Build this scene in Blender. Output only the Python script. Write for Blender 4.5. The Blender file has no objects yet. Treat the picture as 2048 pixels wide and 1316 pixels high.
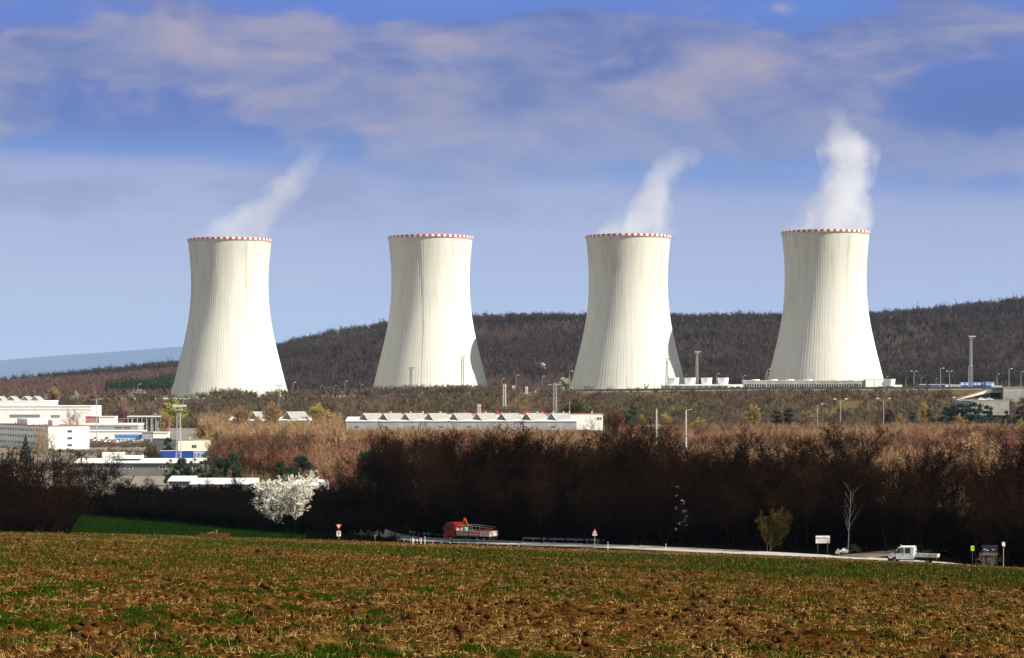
import bpy, math, random
import numpy as np
from mathutils import Vector, Matrix

scene = bpy.context.scene
K = 0.000218                      # radians per photo pixel
R = math.radians
random.seed(7)
RG = np.random.default_rng(7)

# ------------------------------------------------------------------ camera
cam_d = bpy.data.cameras.new("camera")
cam = bpy.data.objects.new("camera", cam_d)
scene.collection.objects.link(cam)
cam.location = (0, 0, 0)
cam.rotation_euler = (R(90), 0, 0)
cam_d.sensor_width = 36.0
cam_d.lens = 18.0 / (1024 * K)
cam_d.shift_y = 107 / 2048
cam_d.clip_start = 0.5
cam_d.clip_end = 200000
scene.camera = cam
scene.view_settings.view_transform = 'Standard'
scene.view_settings.look = 'None'
scene.view_settings.gamma = 1
EXPO = 0.9
scene.view_settings.exposure = EXPO
scene.cycles.use_denoising = True
scene.cycles.max_bounces = 6
scene.cycles.diffuse_bounces = 3
scene.cycles.transparent_max_bounces = 8
scene.cycles.volume_bounces = 4
scene.cycles.caustics_reflective = False
scene.cycles.caustics_refractive = False

# ------------------------------------------------------------------ sun
SUN_AZ, SUN_EL = 66, 40           # degrees right of 'behind the camera', elevation
sd = Vector((math.sin(R(SUN_AZ)) * math.cos(R(SUN_EL)), -math.cos(R(SUN_AZ)) * math.cos(R(SUN_EL)), math.sin(R(SUN_EL))))
sun_d = bpy.data.lights.new("sun", 'SUN')
sun_d.energy = 4.8
sun_d.angle = R(0.5)
sun_d.color = (1.0, 0.93, 0.78)
sun = bpy.data.objects.new("sun", sun_d)
scene.collection.objects.link(sun)
sun.rotation_euler = (-sd).to_track_quat('-Z', 'Y').to_euler()

def lin(c):
    return tuple((x / 255 / 12.92) if x / 255 <= 0.04045 else ((x / 255 + 0.055) / 1.055) ** 2.4 for x in c)

# ------------------------------------------------------------------ node helper
class NT:
    def __init__(s, tree):
        s.t = tree; s.n = tree.nodes; s.l = tree.links
    def node(s, typ, **kw):
        n = s.n.new(typ)
        for k, v in kw.items(): setattr(n, k, v)
        return n
    def put(s, sock, v):
        if v is None: return
        if hasattr(v, 'is_linked') or hasattr(v, 'links'): s.l.new(v, sock)
        else:
            if sock.type == 'RGBA' and len(v) == 3: v = (*v, 1)
            sock.default_value = v
    def m(s, op, a, b=None, c=None, clamp=False):
        n = s.node('ShaderNodeMath', operation=op); n.use_clamp = clamp
        for i, v in enumerate((a, b, c)):
            if v is not None: s.put(n.inputs[i], v)
        return n.outputs[0]
    def sep(s, v):
        n = s.node('ShaderNodeSeparateXYZ'); s.put(n.inputs[0], v); return n.outputs
    def comb(s, x=0.0, y=0.0, z=0.0):
        n = s.node('ShaderNodeCombineXYZ')
        for i, v in enumerate((x, y, z)): s.put(n.inputs[i], v)
        return n.outputs[0]
    def noise(s, vec, scale, detail=4.0, rough=0.55, dist=0.0):
        n = s.node('ShaderNodeTexNoise'); s.put(n.inputs['Vector'], vec)
        n.inputs['Scale'].default_value = scale; n.inputs['Detail'].default_value = detail
        n.inputs['Roughness'].default_value = rough; n.inputs['Distortion'].default_value = dist
        return n.outputs[0]
    def ramp(s, fac, stops, interp='LINEAR'):
        n = s.node('ShaderNodeValToRGB'); s.put(n.inputs[0], fac)
        cr = n.color_ramp; cr.interpolation = interp
        while len(cr.elements) < len(stops): cr.elements.new(0.5)
        for e, (p, c) in zip(cr.elements, stops):
            e.position = p
            e.color = (*c, 1) if len(c) == 3 else c
        return n.outputs[0]
    def mix(s, f, a, b, mode='MIX'):
        n = s.node('ShaderNodeMix', data_type='RGBA', blend_type=mode)
        s.put(n.inputs[0], f); s.put(n.inputs[6], a); s.put(n.inputs[7], b)
        return n.outputs[2]
    def mr(s, v, a, b, c=0.0, d=1.0, smooth=True):
        n = s.node('ShaderNodeMapRange'); n.interpolation_type = 'SMOOTHSTEP' if smooth else 'LINEAR'
        s.put(n.inputs[0], v)
        for i, x in enumerate((a, b, c, d)): n.inputs[i + 1].default_value = x
        return n.outputs[0]
    def vm(s, op, a, b):
        n = s.node('ShaderNodeVectorMath', operation=op); s.put(n.inputs[0], a); s.put(n.inputs[1], b)
        return n.outputs[0]

# ------------------------------------------------------------------ world / sky
world = bpy.data.worlds.new("World"); scene.world = world
world.use_nodes = True
world.node_tree.nodes.clear()
w = NT(world.node_tree)
SKY_ST = 0.05
sky = w.node('ShaderNodeTexSky', sky_type='NISHITA')
sky.sun_disc = False
sky.sun_elevation = R(SUN_EL); sky.sun_rotation = R(180 - SUN_AZ)
sky.air_density = 1.3; sky.dust_density = 0.6; sky.ozone_density = 2.5
tc = w.node('ShaderNodeTexCoord').outputs['Generated']
dx, dy, dz = w.sep(tc)
ay = w.m('MAXIMUM', w.m('ABSOLUTE', dy), 0.25)
A = w.m('ADD', w.m('DIVIDE', w.m('DIVIDE', dx, ay), K * 2048), 0.5)            # across, 1 = photo width
B = w.m('SUBTRACT', 765 / 1316, w.m('DIVIDE', w.m('DIVIDE', dz, ay), K * 1316))  # down, 1 = photo height
v0 = w.comb(A, w.m('MULTIPLY', B, 1.0), 0.0)
n1 = w.noise(w.comb(A, w.m('MULTIPLY', B, 1.6), 3.1), 4.5, 6.0, 0.6)
n2 = w.noise(w.comb(A, w.m('MULTIPLY', B, 1.6), 9.7), 4.0, 6.0, 0.6)
nc = w.noise(w.comb(A, w.m('MULTIPLY', B, 1.35), 14.2), 3.8, 10.0, 0.62, 0.5)
n3 = w.noise(w.comb(A, w.m('MULTIPLY', B, 1.5), 17.0), 7.5, 9.0, 0.58, 0.4)
n4 = w.noise(w.comb(A, w.m('MULTIPLY', B, 2.2), 27.0), 4.0, 8.0, 0.6, 0.2)
Ad = w.m('ADD', A, w.m('MULTIPLY', w.m('SUBTRACT', n1, 0.5), 0.10))
Bd = w.m('ADD', B, w.m('MULTIPLY', w.m('SUBTRACT', n2, 0.5), 0.07))
slope = w.m('MULTIPLY', w.m('MINIMUM', w.m('MAXIMUM', A, -1.0), 0.85), 0.066)
Be = w.m('SUBTRACT', w.m('ADD', B, w.m('MULTIPLY', w.m('SUBTRACT', n2, 0.5), 0.06)), w.m('MULTIPLY', slope, w.mr(B, 0.02, 0.18)))
base = w.ramp(w.mr(Be, -0.1, 0.6, 0, 1, False), [(p / 0.7 + 0.1 / 0.7, lin(c)) for p, c in (
    (-0.1, (80, 112, 205)), (0.0, (86, 116, 206)), (0.08, (84, 108, 190)), (0.15, (84, 106, 182)), (0.19, (90, 114, 190)),
    (0.222, (100, 132, 204)), (0.252, (156, 163, 206)), (0.30, (166, 173, 211)), (0.40, (178, 184, 218)), (0.50, (196, 200, 225)), (0.58, (210, 212, 229)))])
def gauss(cx, cy, sx, sy):
    gx = w.m('DIVIDE', w.m('SUBTRACT', Ad, cx), sx); gy = w.m('DIVIDE', w.m('SUBTRACT', Bd, cy), sy)
    r2 = w.m('ADD', w.m('MULTIPLY', gx, gx), w.m('MULTIPLY', gy, gy))
    return w.m('EXPONENT', w.m('MULTIPLY', r2, -1.0))
col = base
for cx, cy, sx, sy, c, st in ((0.60, 0.235, 0.20, 0.045, (122, 150, 208), 0.75), (0.80, 0.27, 0.10, 0.03, (126, 152, 208), 0.6), (0.97, 0.15, 0.10, 0.05, (62, 92, 172), 0.9),
        (0.78, 0.0, 0.07, 0.03, (84, 124, 210), 1.0), (0.45, -0.01, 0.12, 0.025, (86, 122, 212), 1.0), (0.10, 0.16, 0.14, 0.03, (72, 98, 182), 0.7)):
    col = w.mix(w.m('MULTIPLY', gauss(cx, cy, sx, sy), st), col, lin(c))
# cloud cover: fractal puffs gathered where the photograph has its cloud banks
P_ = None
for cx, cy, sx, sy, a_ in ((.06, .07, .10, .05, .26), (.19, .07, .10, .06, .34), (.33, .09, .14, .06, .34), (.50, .09, .12, .08, .36), (.70, .095, .20, .05, .50), (.62, .16, .08, .045, .30), (.80, .19, .22, .05, .26),
        (.93, .035, .12, .045, .40), (.96, .24, .14, .04, .26), (.02, .20, .12, .03, .16), (.42, .17, .12, .03, .16), (.07, .285, .16, .03, .12), (.55, .235, .14, .03, .14),
        (.12, .155, .20, .035, -.06), (.20, .11, .30, .07, .20), (.15, .19, .25, .03, .10), (.97, .145, .085, .040, -.60), (.42, -.005, .13, .022, -.45), (.79, .005, .06, .026, -.60), (.25, .205, .3, .025, -.12)):
    g = w.m('MULTIPLY', gauss(cx, cy, sx, sy), a_); P_ = g if P_ is None else w.m('ADD', P_, g)
fld = w.m('ADD', nc, w.m('MULTIPLY', P_, 0.62))
cm = w.m('MULTIPLY', w.mr(w.m('ADD', fld, w.m('MULTIPLY', w.m('SUBTRACT', n3, 0.5), 0.35)), 0.49, 0.66), w.mr(B, 0.40, 0.27))
ccol = w.ramp(n3, [(0.36, lin((84, 100, 166))), (0.46, lin((108, 117, 172))), (0.56, lin((136, 137, 176))), (0.66, lin((164, 153, 174)))])
low_ = w.mr(B, 0.13, 0.26)
ccol = w.mix(w.m('MULTIPLY', low_, 0.6), ccol, lin((146, 156, 196)))
col = w.mix(w.m('MULTIPLY', cm, 0.84), col, ccol)
# warm sunlit crests
for cx, cy, sx, sy in ((.175, .04, .03, .035), (.22, .072, .016, .010), (.27, .075, .025, .014), (.30, .08, .02, .010), (.42, .05, .03, .012), (.615, .09, .03, .015), (.71, .09, .035, .018), (.745, .105, .02, .02), (.655, .15, .022, .018), (.53, .075, .02, .012), (.01, .05, .015, .02), (.06, .05, .03, .01), (.76, .01, .01, .01), (.38, .195, .02, .01)):
    g = w.m('MULTIPLY', gauss(cx, cy, sx, sy), w.mr(n3, 0.36, 0.58)); col = w.mix(w.m('MULTIPLY', g, 0.6), col, lin((180, 160, 174)))
soft = w.m('MULTIPLY', w.mr(n4, 0.42, 0.70), w.m('MULTIPLY', w.mr(B, 0.24, 0.30), w.mr(B, 0.60, 0.40)))
col = w.mix(w.m('MULTIPLY', soft, 0.30), col, lin((176, 176, 208)))
# unseen pale grey sky overhead and behind, added to lift the shaded sides
bk = w.m('MULTIPLY', w.mr(dy, 0.15, 0.75), w.mr(dz, 0.5, 0.22))
col = w.mix(bk, (0.52, 0.515, 0.50), col)
ks = 2 ** -EXPO / SKY_ST
colS = w.vm('MULTIPLY', col, (ks, ks, ks))
# mostly the added grey overhead, the cloud deck nearer the horizon
cover = w.mr(dz, 0.45, 0.18, 0.8, 0.95)
fin = w.mix(cover, sky.outputs[0], colS)
bg = w.node('ShaderNodeBackground'); w.put(bg.inputs[0], fin); bg.inputs[1].default_value = SKY_ST
wo = w.node('ShaderNodeOutputWorld'); w.l.new(bg.outputs[0], wo.inputs[0])

# ------------------------------------------------------------------ materials
MATS = {}
def mat(name, col, rough=0.8, var=0.0, scale=1.0, metal=0.0, bump=0.0, rnd=0.0, col2=None, coord='Object', spec=0.3, bscale=None, detail=5.0):
    if name in MATS: return MATS[name]
    if rough >= 0.9: spec = min(spec, 0.03)
    m = bpy.data.materials.new(name); m.use_nodes = True
    t = NT(m.node_tree); b = t.n['Principled BSDF']
    b.inputs['Roughness'].default_value = rough; b.inputs['Metallic'].default_value = metal
    b.inputs['Specular IOR Level'].default_value = spec
    c = (*col, 1)
    tcn = t.node('ShaderNodeTexCoord').outputs['Object'] if coord == 'Object' else t.node('ShaderNodeNewGeometry').outputs['Position']
    f = t.noise(tcn, scale, detail, 0.6)
    c2 = col2 if col2 else tuple(x * (1 - var) for x in col)
    if col2: cc = t.mix(t.mr(f, 0.35, 0.65), col, c2)
    else: cc = t.mix(t.mr(f, 0.3, 0.7), tuple(min(1, x * (1 + var * 0.6)) for x in col), c2)
    if rnd > 0:
        oi = t.node('ShaderNodeObjectInfo').outputs['Random']
        k = t.mr(oi, 0, 1, 1 - rnd, 1 + rnd, False)
        cc = t.vm('MULTIPLY', cc, t.comb(k, t.m('POWER', k, 1.15), t.m('POWER', k, 1.3)))
    t.put(b.inputs['Base Color'], cc)
    if bump > 0:
        bn = t.node('ShaderNodeBump'); bn.inputs['Strength'].default_value = 0.6; bn.inputs['Distance'].default_value = bump
        t.put(bn.inputs['Height'], t.noise(tcn, bscale or scale * 3, 6, 0.65)); t.l.new(bn.outputs[0], b.inputs['Normal'])
    MATS[name] = m
    return m

# ------------------------------------------------------------------ mesh builder
class MB:
    def __init__(s): s.v = []; s.f = []; s.mi = []
    def add(s, vs, fs, mi=0):
        o = len(s.v); s.v.extend(vs); s.f.extend([tuple(i + o for i in f) for f in fs]); s.mi.extend([mi] * len(fs)); return s
    def box(s, x0, x1, y0, y1, z0, z1, mi=0):
        return s.add([(x0, y0, z0), (x1, y0, z0), (x1, y1, z0), (x0, y1, z0), (x0, y0, z1), (x1, y0, z1), (x1, y1, z1), (x0, y1, z1)],
                     [(0, 3, 2, 1), (4, 5, 6, 7), (0, 1, 5, 4), (1, 2, 6, 5), (2, 3, 7, 6), (3, 0, 4, 7)], mi)
    def bar(s, p0, p1, w0, w1=None, n=4, mi=0):
        w1 = w0 if w1 is None else w1
        p0, p1 = Vector(p0), Vector(p1); d = (p1 - p0).normalized()
        a = Vector((0, 0, 1)) if abs(d.z) < 0.9 else Vector((1, 0, 0))
        u = d.cross(a).normalized(); v = d.cross(u)
        vs = []
        for p, ww in ((p0, w0), (p1, w1)):
            for i in range(n):
                t = 2 * math.pi * (i + 0.5) / n
                vs.append(tuple(p + (u * math.cos(t) + v * math.sin(t)) * ww / 2))
        fs = [(i, (i + 1) % n, n + (i + 1) % n, n + i) for i in range(n)] + [tuple(range(n - 1, -1, -1)), tuple(range(n, 2 * n))]
        return s.add(vs, fs, mi)
    def lathe(s, prof, n=16, cx=0, cy=0, mi=0, cap=True):
        vs = []
        for r, z in prof:
            for i in range(n):
                t = 2 * math.pi * i / n; vs.append((cx + r * math.cos(t), cy + r * math.sin(t), z))
        fs = []
        for k in range(len(prof) - 1):
            for i in range(n): fs.append((k * n + i, k * n + (i + 1) % n, (k + 1) * n + (i + 1) % n, (k + 1) * n + i))
        if cap: fs += [tuple(range(n - 1, -1, -1)), tuple((len(prof) - 1) * n + i for i in range(n))]
        return s.add(vs, fs, mi)
    def prism(s, poly, y0, y1, mi=0):       # poly in x,z, extruded along y
        n = len(poly)
        vs = [(x, y0, z) for x, z in poly] + [(x, y1, z) for x, z in poly]
        return s.add(vs, [tuple(range(n)), tuple(range(2 * n - 1, n - 1, -1))] + [(i + n, (i + 1) % n + n, (i + 1) % n, i) for i in range(n)], mi)
    def prismx(s, poly, x0, x1, mi=0):      # poly in y,z, extruded along x
        n = len(poly)
        vs = [(x0, y, z) for y, z in poly] + [(x1, y, z) for y, z in poly]
        return s.add(vs, [tuple(range(n)), tuple(range(2 * n - 1, n - 1, -1))] + [(i + n, (i + 1) % n + n, (i + 1) % n, i) for i in range(n)], mi)
    def build(s, name, mats, parent=None, loc=None, bevel=0, smooth=False):
        me = bpy.data.meshes.new(name); me.from_pydata(s.v, [], s.f); me.validate()
        if not isinstance(mats, (list, tuple)): mats = [mats]
        for m in mats: me.materials.append(m)
        if len(mats) > 1 and len(me.polygons) == len(s.mi): me.polygons.foreach_set('material_index', s.mi)
        import bmesh as _b
        bm = _b.new(); bm.from_mesh(me); _b.ops.recalc_face_normals(bm, faces=bm.faces); bm.to_mesh(me); bm.free()
        if smooth: me.polygons.foreach_set('use_smooth', [True] * len(me.polygons))
        return link(name, me, parent, loc, bevel)

def link(name, me, parent=None, loc=None, bevel=0):
    o = bpy.data.objects.new(name, me); scene.collection.objects.link(o)
    if parent: o.parent = parent
    if loc is not None: o.location = loc
    if bevel:
        b = o.modifiers.new('bevel', 'BEVEL'); b.width = bevel; b.segments = 2; b.limit_method = 'ANGLE'
    return o
def tag(o, label=None, cat=None, group=None, kind=None):
    if label: o['label'] = label
    if cat: o['category'] = cat
    if group: o['group'] = group
    if kind: o['kind'] = kind
    return o
def thing(name, label, cat, loc, rz=0, group=None, sc=None):
    o = bpy.data.objects.new(name, None); scene.collection.objects.link(o)
    o.location = loc; o.rotation_euler = (0, 0, rz); o.empty_display_size = 0.5
    if sc: o.scale = sc if isinstance(sc, tuple) else (sc, sc, sc)
    return tag(o, label, cat, group)
KIDS = {}
def kids(o): return [c for c in scene.collection.objects if c.parent == o]
def reg(o):
    def sub(p): return [(c, sub(c)) for c in kids(p)]
    KIDS[o.name] = sub(o); return o
def dup(o, loc, rz=0, label=None, group=None, sc=None, mats=None, cat=None):
    r = o.copy(); scene.collection.objects.link(r); r.location = loc; r.rotation_euler = (0, 0, rz)
    if sc: r.scale = sc if isinstance(sc, tuple) else (sc, sc, sc)
    if label: r['label'] = label
    if group: r['group'] = group
    def go(lst, p):
        for c, s in lst:
            d = c.copy(); scene.collection.objects.link(d); d.parent = p
            if mats and c.name.split('.')[0] in mats:
                d.data = c.data.copy(); d.data.materials[0] = mats[c.name.split('.')[0]]
            go(s, d)
    go(KIDS[o.name], r)
    return r
class Maker:                                  # first placement moves the prototype itself, the rest are copies
    def __init__(s, root): s.r = reg(root); s.used = False
    def put(s, loc, rz=0, label=None, group=None, sc=None, mats=None):
        if not s.used and not mats:
            s.used = True; r = s.r; r.location = loc; r.rotation_euler = (0, 0, rz)
            if sc: r.scale = sc if isinstance(sc, tuple) else (sc, sc, sc)
            if label: r['label'] = label
            if group: r['group'] = group
            return r
        return dup(s.r, loc, rz, label, group, sc, mats)
    def end(s):
        if not s.used:
            def rm(l):
                for c, q in l: rm(q); bpy.data.objects.remove(c)
            rm(KIDS[s.r.name]); bpy.data.objects.remove(s.r)

def npmesh(name, v, f, mats, parent=None, smooth=False, attrs=None, mi=None):
    """v (N,3), f (M,k)"""
    me = bpy.data.meshes.new(name)
    k = f.shape[1]
    me.vertices.add(len(v)); me.vertices.foreach_set('co', np.ascontiguousarray(v, dtype=np.float32).ravel())
    me.loops.add(f.size); me.loops.foreach_set('vertex_index', np.ascontiguousarray(f, dtype=np.int32).ravel())
    me.polygons.add(len(f)); me.polygons.foreach_set('loop_start', np.arange(0, f.size, k, dtype=np.int32))
    if mi is not None: me.polygons.foreach_set('material_index', np.ascontiguousarray(mi, dtype=np.int32))
    if smooth: me.polygons.foreach_set('use_smooth', np.ones(len(f), dtype=bool))
    if not isinstance(mats, (list, tuple)): mats = [mats]
    for m in mats: me.materials.append(m)
    me.update(calc_edges=True)
    if attrs:
        for an, av in attrs.items():
            a = me.attributes.new(an, 'FLOAT', 'POINT'); a.data.foreach_set('value', np.ascontiguousarray(av, dtype=np.float32))
    return link(name, me, parent) if parent is not False else me

# ------------------------------------------------------------------ numpy noise
def _h(ix, iy, s):
    n = (ix.astype(np.int64) * 374761393 + iy.astype(np.int64) * 668265263 + s * 974634777) & 0xffffffff
    n = ((n ^ (n >> 13)) * 1274126177) & 0xffffffff
    return ((n ^ (n >> 16)) & 0xffff) / 65535.0
def vn(x, y, s=0):
    ix = np.floor(x); iy = np.floor(y); fx = x - ix; fy = y - iy
    fx = fx * fx * (3 - 2 * fx); fy = fy * fy * (3 - 2 * fy)
    a = _h(ix, iy, s); b = _h(ix + 1, iy, s); c = _h(ix, iy + 1, s); d = _h(ix + 1, iy + 1, s)
    return (a * (1 - fx) + b * fx) * (1 - fy) + (c * (1 - fx) + d * fx) * fy
def fbm(x, y, o=4, s=0, g=0.5):
    r = 0; a = 1; t = 0
    for i in range(o): r = r + a * vn(x * 2 ** i + i * 17.3, y * 2 ** i - i * 9.1, s + i); t += a; a *= g
    return r / t
def ss(x, a, b):
    t = np.clip((x - a) / (b - a), 0, 1); return t * t * (3 - 2 * t)

# ------------------------------------------------------------------ terrain
HC, SL, TL = 2.55, 0.064, 0.0267
EX = np.array([-600, -100, -74, -29, -6, 11, 44, 52, 60, 120, 400.]); EY = np.array([470, 396, 392, 378, 350, 334, 306, 300, 293, 250, 60.])
def edgeY(X): return np.interp(X, EX, EY)
def plane(X, Y): return -(HC + SL * Y + TL * X + 0.0003 * np.clip(X - 20, 0, 120) ** 2)
LOW = -26.5
PXp = np.array([-3000, -160, -20, 40, 160, 360, 3000.]); PZp = np.array([-11.2, -11.2, -7.6, -6.3, -4.8, -4.2, -4.2])
RX_ = np.array([-1400, -600, 0, 350, 555, 650, 775, 945, 1100, 1345, 1565, 1740, 1850, 1950, 2048, 2600, 4000.])
RY_ = np.array([795, 785, 775, 736, 702, 677, 657, 645, 643, 643, 640, 638, 630, 620, 608, 575, 560.])
def ridge(X): return np.interp(X, (RX_ - 1024) * K * 3200, (765 - RY_) * K * 3200)
def terrain(X, Y):
    X = np.asarray(X, float); Y = np.asarray(Y, float)
    ye = edgeY(X)
    ze = plane(X, ye) - (0.5 + 1.3 * ss(X, 57, 68)) * ss(Y - ye, 0, 4)
    d = Y - ye
    cl = np.clip(X, -300, 300)
    nearz = np.where(d < 0, plane(cl, Y), ze)
    nearz = np.where(np.abs(X) > 300, np.minimum(nearz, LOW + 8), nearz)
    z = nearz + (LOW - nearz) * ss(d, 25, 110)
    P = np.interp(X, PXp, PZp)
    z = z + (P - z) * ss(Y + 18 * (fbm(X / 70, Y / 70, 3, 5) - .5), 1395, 1575)
    hl = ss(Y, 2120, 3250)
    z = z + (ridge(X) - P) * hl ** 0.9 + hl * (1 - ss(Y, 2900, 3250)) * 26 * (fbm(X / 260, Y / 300, 3, 11) - .5)
    z = z - ss(Y, 3300, 5200) * (ridge(X) + 10) * 0.9
    far = ss(Y, 60000, 76000)
    z = z + far * (np.interp(X / np.maximum(Y, 1), np.array([-0.5, -0.2235, -0.145, -0.05, 0.3]), np.array([430, 690, 1150, 1480, 1050.])) + 90 * fbm(X / 2600, Y / 2600, 4, 3) - z)
    return z
def T(X, Y): return float(terrain(X, Y))
def WX(px, Y): return (px - 1024) * K * Y
def WZ(py, Y): return (765 - py) * K * Y
def G(px, Y, dz=0.0):
    x = WX(px, Y); return (x, Y, T(x, Y) + dz)

def fan(rows, cols):
    Yg = rows[:, None] + 0 * cols[None, :]; Xg = cols[None, :] * (np.abs(rows[:, None]) + 40)
    return Xg, Yg
def gridfaces(nr, nc, keep=None):
    i = np.arange(nr - 1)[:, None] * nc + np.arange(nc - 1)[None, :]
    f = np.stack([i, i + 1, i + nc + 1, i + nc], -1)
    if keep is not None: f = f[keep]
    return f.reshape(-1, 4)

# ground material: grass, soil and gravel patches by world position
def ground_mat(name, cols, scale, bump=0.5, bs=0.3):
    m = bpy.data.materials.new(name); m.use_nodes = True
    t = NT(m.node_tree); b = t.n['Principled BSDF']; b.inputs['Roughness'].default_value = 1.0; b.inputs['Specular IOR Level'].default_value = 0.0
    p = t.node('ShaderNodeNewGeometry').outputs['Position']
    f = t.noise(p, scale, 8, 0.62, 0.4); f2 = t.noise(p, scale * 9, 5, 0.6)
    f = t.m('ADD', t.m('MULTIPLY', f, 0.7), t.m('MULTIPLY', f2, 0.3))
    n = len(cols)
    t.put(b.inputs['Base Color'], t.ramp(f, [(0.33 + 0.34 * i / (n - 1), c) for i, c in enumerate(cols)]))
    bn = t.node('ShaderNodeBump'); bn.inputs['Strength'].default_value = 0.7; bn.inputs['Distance'].default_value = bump
    t.put(bn.inputs['Height'], t.noise(p, bs, 6, 0.65)); t.l.new(bn.outputs[0], b.inputs['Normal'])
    return m
M_ground = ground_mat('ground_mat', [(0.05, 0.035, 0.018), (0.10, 0.07, 0.035), (0.09, 0.075, 0.03), (0.16, 0.10, 0.055)], 0.02)
M_meadow = ground_mat('meadow_mat', [(0.004, 0.014, 0.001), (0.006, 0.018, 0.001), (0.009, 0.024, 0.0015)], 0.08, 0.08, 3.0)
M_hill = ground_mat('hill_mat', [(0.03, 0.022, 0.02), (0.05, 0.035, 0.028), (0.06, 0.04, 0.03)], 0.008, 2.0, 0.05)
M_yard = ground_mat('yard_mat', [(0.13, 0.12, 0.10), (0.20, 0.185, 0.16), (0.17, 0.16, 0.12)], 0.03, 0.05, 1.0)

M_litter_shade = ground_mat('litter_with_shade', [(0.003, 0.002, 0.001), (0.005, 0.0035, 0.002), (0.008, 0.006, 0.003)], 0.05)  # thicket floor, the trees' shade put into its near-black colour
# wide ground sheet (fan shaped, reaches the horizon)
rows = np.concatenate([np.linspace(-260, 20, 15), np.geomspace(30, 600, 130), np.linspace(606, 1380, 60), np.linspace(1386, 1600, 60), np.linspace(1612, 2100, 20), np.linspace(2120, 3400, 100), np.geomspace(3450, 82000, 100)])
cols = np.linspace(-0.75, 0.75, 420)
Xg, Yg = fan(rows, cols)
Zg = terrain(Xg, Yg)
dd = Yg - edgeY(Xg)
inF = (dd < 3) & (Yg > 0) & (Yg < 420) & (np.abs(Xg) < 0.42 * (Yg + 40))
Zg = np.where(inF, Zg - 0.5 * ss(-dd, -3, 4), Zg) - 0.02
fc = gridfaces(len(rows), len(cols))
yc = Yg.ravel()[fc].mean(1); xc = Xg.ravel()[fc].mean(1); dc = yc - edgeY(xc)
mi = np.zeros(len(fc), int)
mi[(dc > -6) & (yc < 480) & (xc < -16) & (xc > -140)] = 1
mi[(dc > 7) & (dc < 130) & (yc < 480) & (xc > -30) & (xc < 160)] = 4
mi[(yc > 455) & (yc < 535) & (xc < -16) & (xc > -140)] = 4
mi[yc > 2050] = 2
mi[(yc > 1560) & (yc < 2050)] = 3
mi[(yc > 560) & (yc < 1330) & (xc < -0.135 * yc)] = 3
ground = npmesh('ground', np.stack([Xg, Yg, Zg], -1).reshape(-1, 3), fc, [M_ground, M_meadow, M_hill, M_yard, M_litter_shade], smooth=True, mi=mi)
tag(ground, kind='structure')

# ---- ploughed field with stubble: soil relief is real geometry
def green_amt(X, Y):
    u = X / Y
    bandn = np.interp(u, [-.3, -.155, -.14, -.02, 0.1, .3], [400, 330, 250, 172, 140, 115.])
    bandf = np.interp(u, [-.3, -.155, -.14, -.02, 0.1, .3], [330, 335, 312, 292, 270, 246.])
    nz = fbm(X / 9, Y / 22, 4, 21)
    band = ss(Y, bandn - 15, bandn + 20) * (1 - ss(Y, bandf - 12, bandf + 8)) * ss(nz, .15, .42)
    patch = ss(fbm(X / .8 + 40, Y / 1.5, 4, 31), 0.52, 0.60) * ss(fbm(X / 6, Y / 10, 2, 37), .30, .50) * (1 - ss(Y, 110, 190)) * (1.0 - 0.55 * ss(u, -.02, .10))
    edgeg = ss(Y - edgeY(X), -7, -1) * ss(u, -0.02, .05)
    left = 0.6 * ss(fbm(X / 4, Y / 9, 3, 77), .42, .6) * (1 - ss(u, -.12, -.02)) * ss(Y, 90, 140)
    return np.clip(np.maximum(np.maximum(band * .95, patch), np.maximum(edgeg, left)), 0, 1)
rows = np.concatenate([np.linspace(8, 40, 60)[:-1], np.geomspace(40, 110, 560)[:-1], np.geomspace(110, 401, 330)])
cols = np.linspace(-0.40, 0.40, 620)
Yg = rows[:, None] + 0 * cols[None, :]; Xg = cols[None, :] * (rows[:, None] * 0.86 + 8)
cl = (0.02 + 0.25 * fbm(Xg / .55, Yg / .75, 4, 41, .6) ** 1.0 + 0.10 * ss(fbm(Xg / .9, Yg / 1.3, 3, 43), .55, .75) + .25 * fbm(Xg / 6, Yg / 9, 2, 47))
gr = green_amt(Xg, Yg)
fade = 1 - ss(Yg, 150, 300) * .5
Zg = plane(Xg, Yg) + cl * fade - 0.2
dd = Yg - edgeY(Xg)
Zg = np.where(dd > -4, Zg - (Zg - (terrain(Xg, np.minimum(Yg, edgeY(Xg))) + 0.02)) * ss(dd, -4, -.2), Zg)
cd = 0.25 * (dd[:-1, :-1] + dd[1:, :-1] + dd[1:, 1:] + dd[:-1, 1:])
fc = gridfaces(len(rows), len(cols), cd < 0)
m = bpy.data.materials.new('field_soil'); m.use_nodes = True
t = NT(m.node_tree); b = t.n['Principled BSDF']; b.inputs['Roughness'].default_value = 1.0; b.inputs['Specular IOR Level'].default_value = 0.0
p = t.node('ShaderNodeNewGeometry').outputs['Position']
fa = t.noise(p, 1.3, 9, 0.68, 0.5); fb = t.noise(p, 14, 5, 0.7); fd = t.noise(p, 0.12, 4, 0.6)
soil = t.ramp(t.m('ADD', t.m('MULTIPLY', fa, 0.65), t.m('MULTIPLY', fb, 0.35)), [(0.36, (0.004, 0.002, 0.0005)), (0.45, (0.020, 0.009, 0.002)), (0.54, (0.078, 0.037, 0.008)), (0.65, (0.20, 0.110, 0.030))])
soil = t.mix(t.mr(fd, .4, .65, 0, .45), soil, (0.062, 0.022, 0.004))
at = t.node('ShaderNodeAttribute'); at.attribute_name = 'green'
grass = t.ramp(t.m('ADD', t.m('MULTIPLY', fa, 0.5), t.m('MULTIPLY', fb, 0.5)), [(0.35, (0.003, 0.007, 0.0003)), (0.5, (0.009, 0.020, 0.001)), (0.65, (0.026, 0.034, 0.004))])
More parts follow.
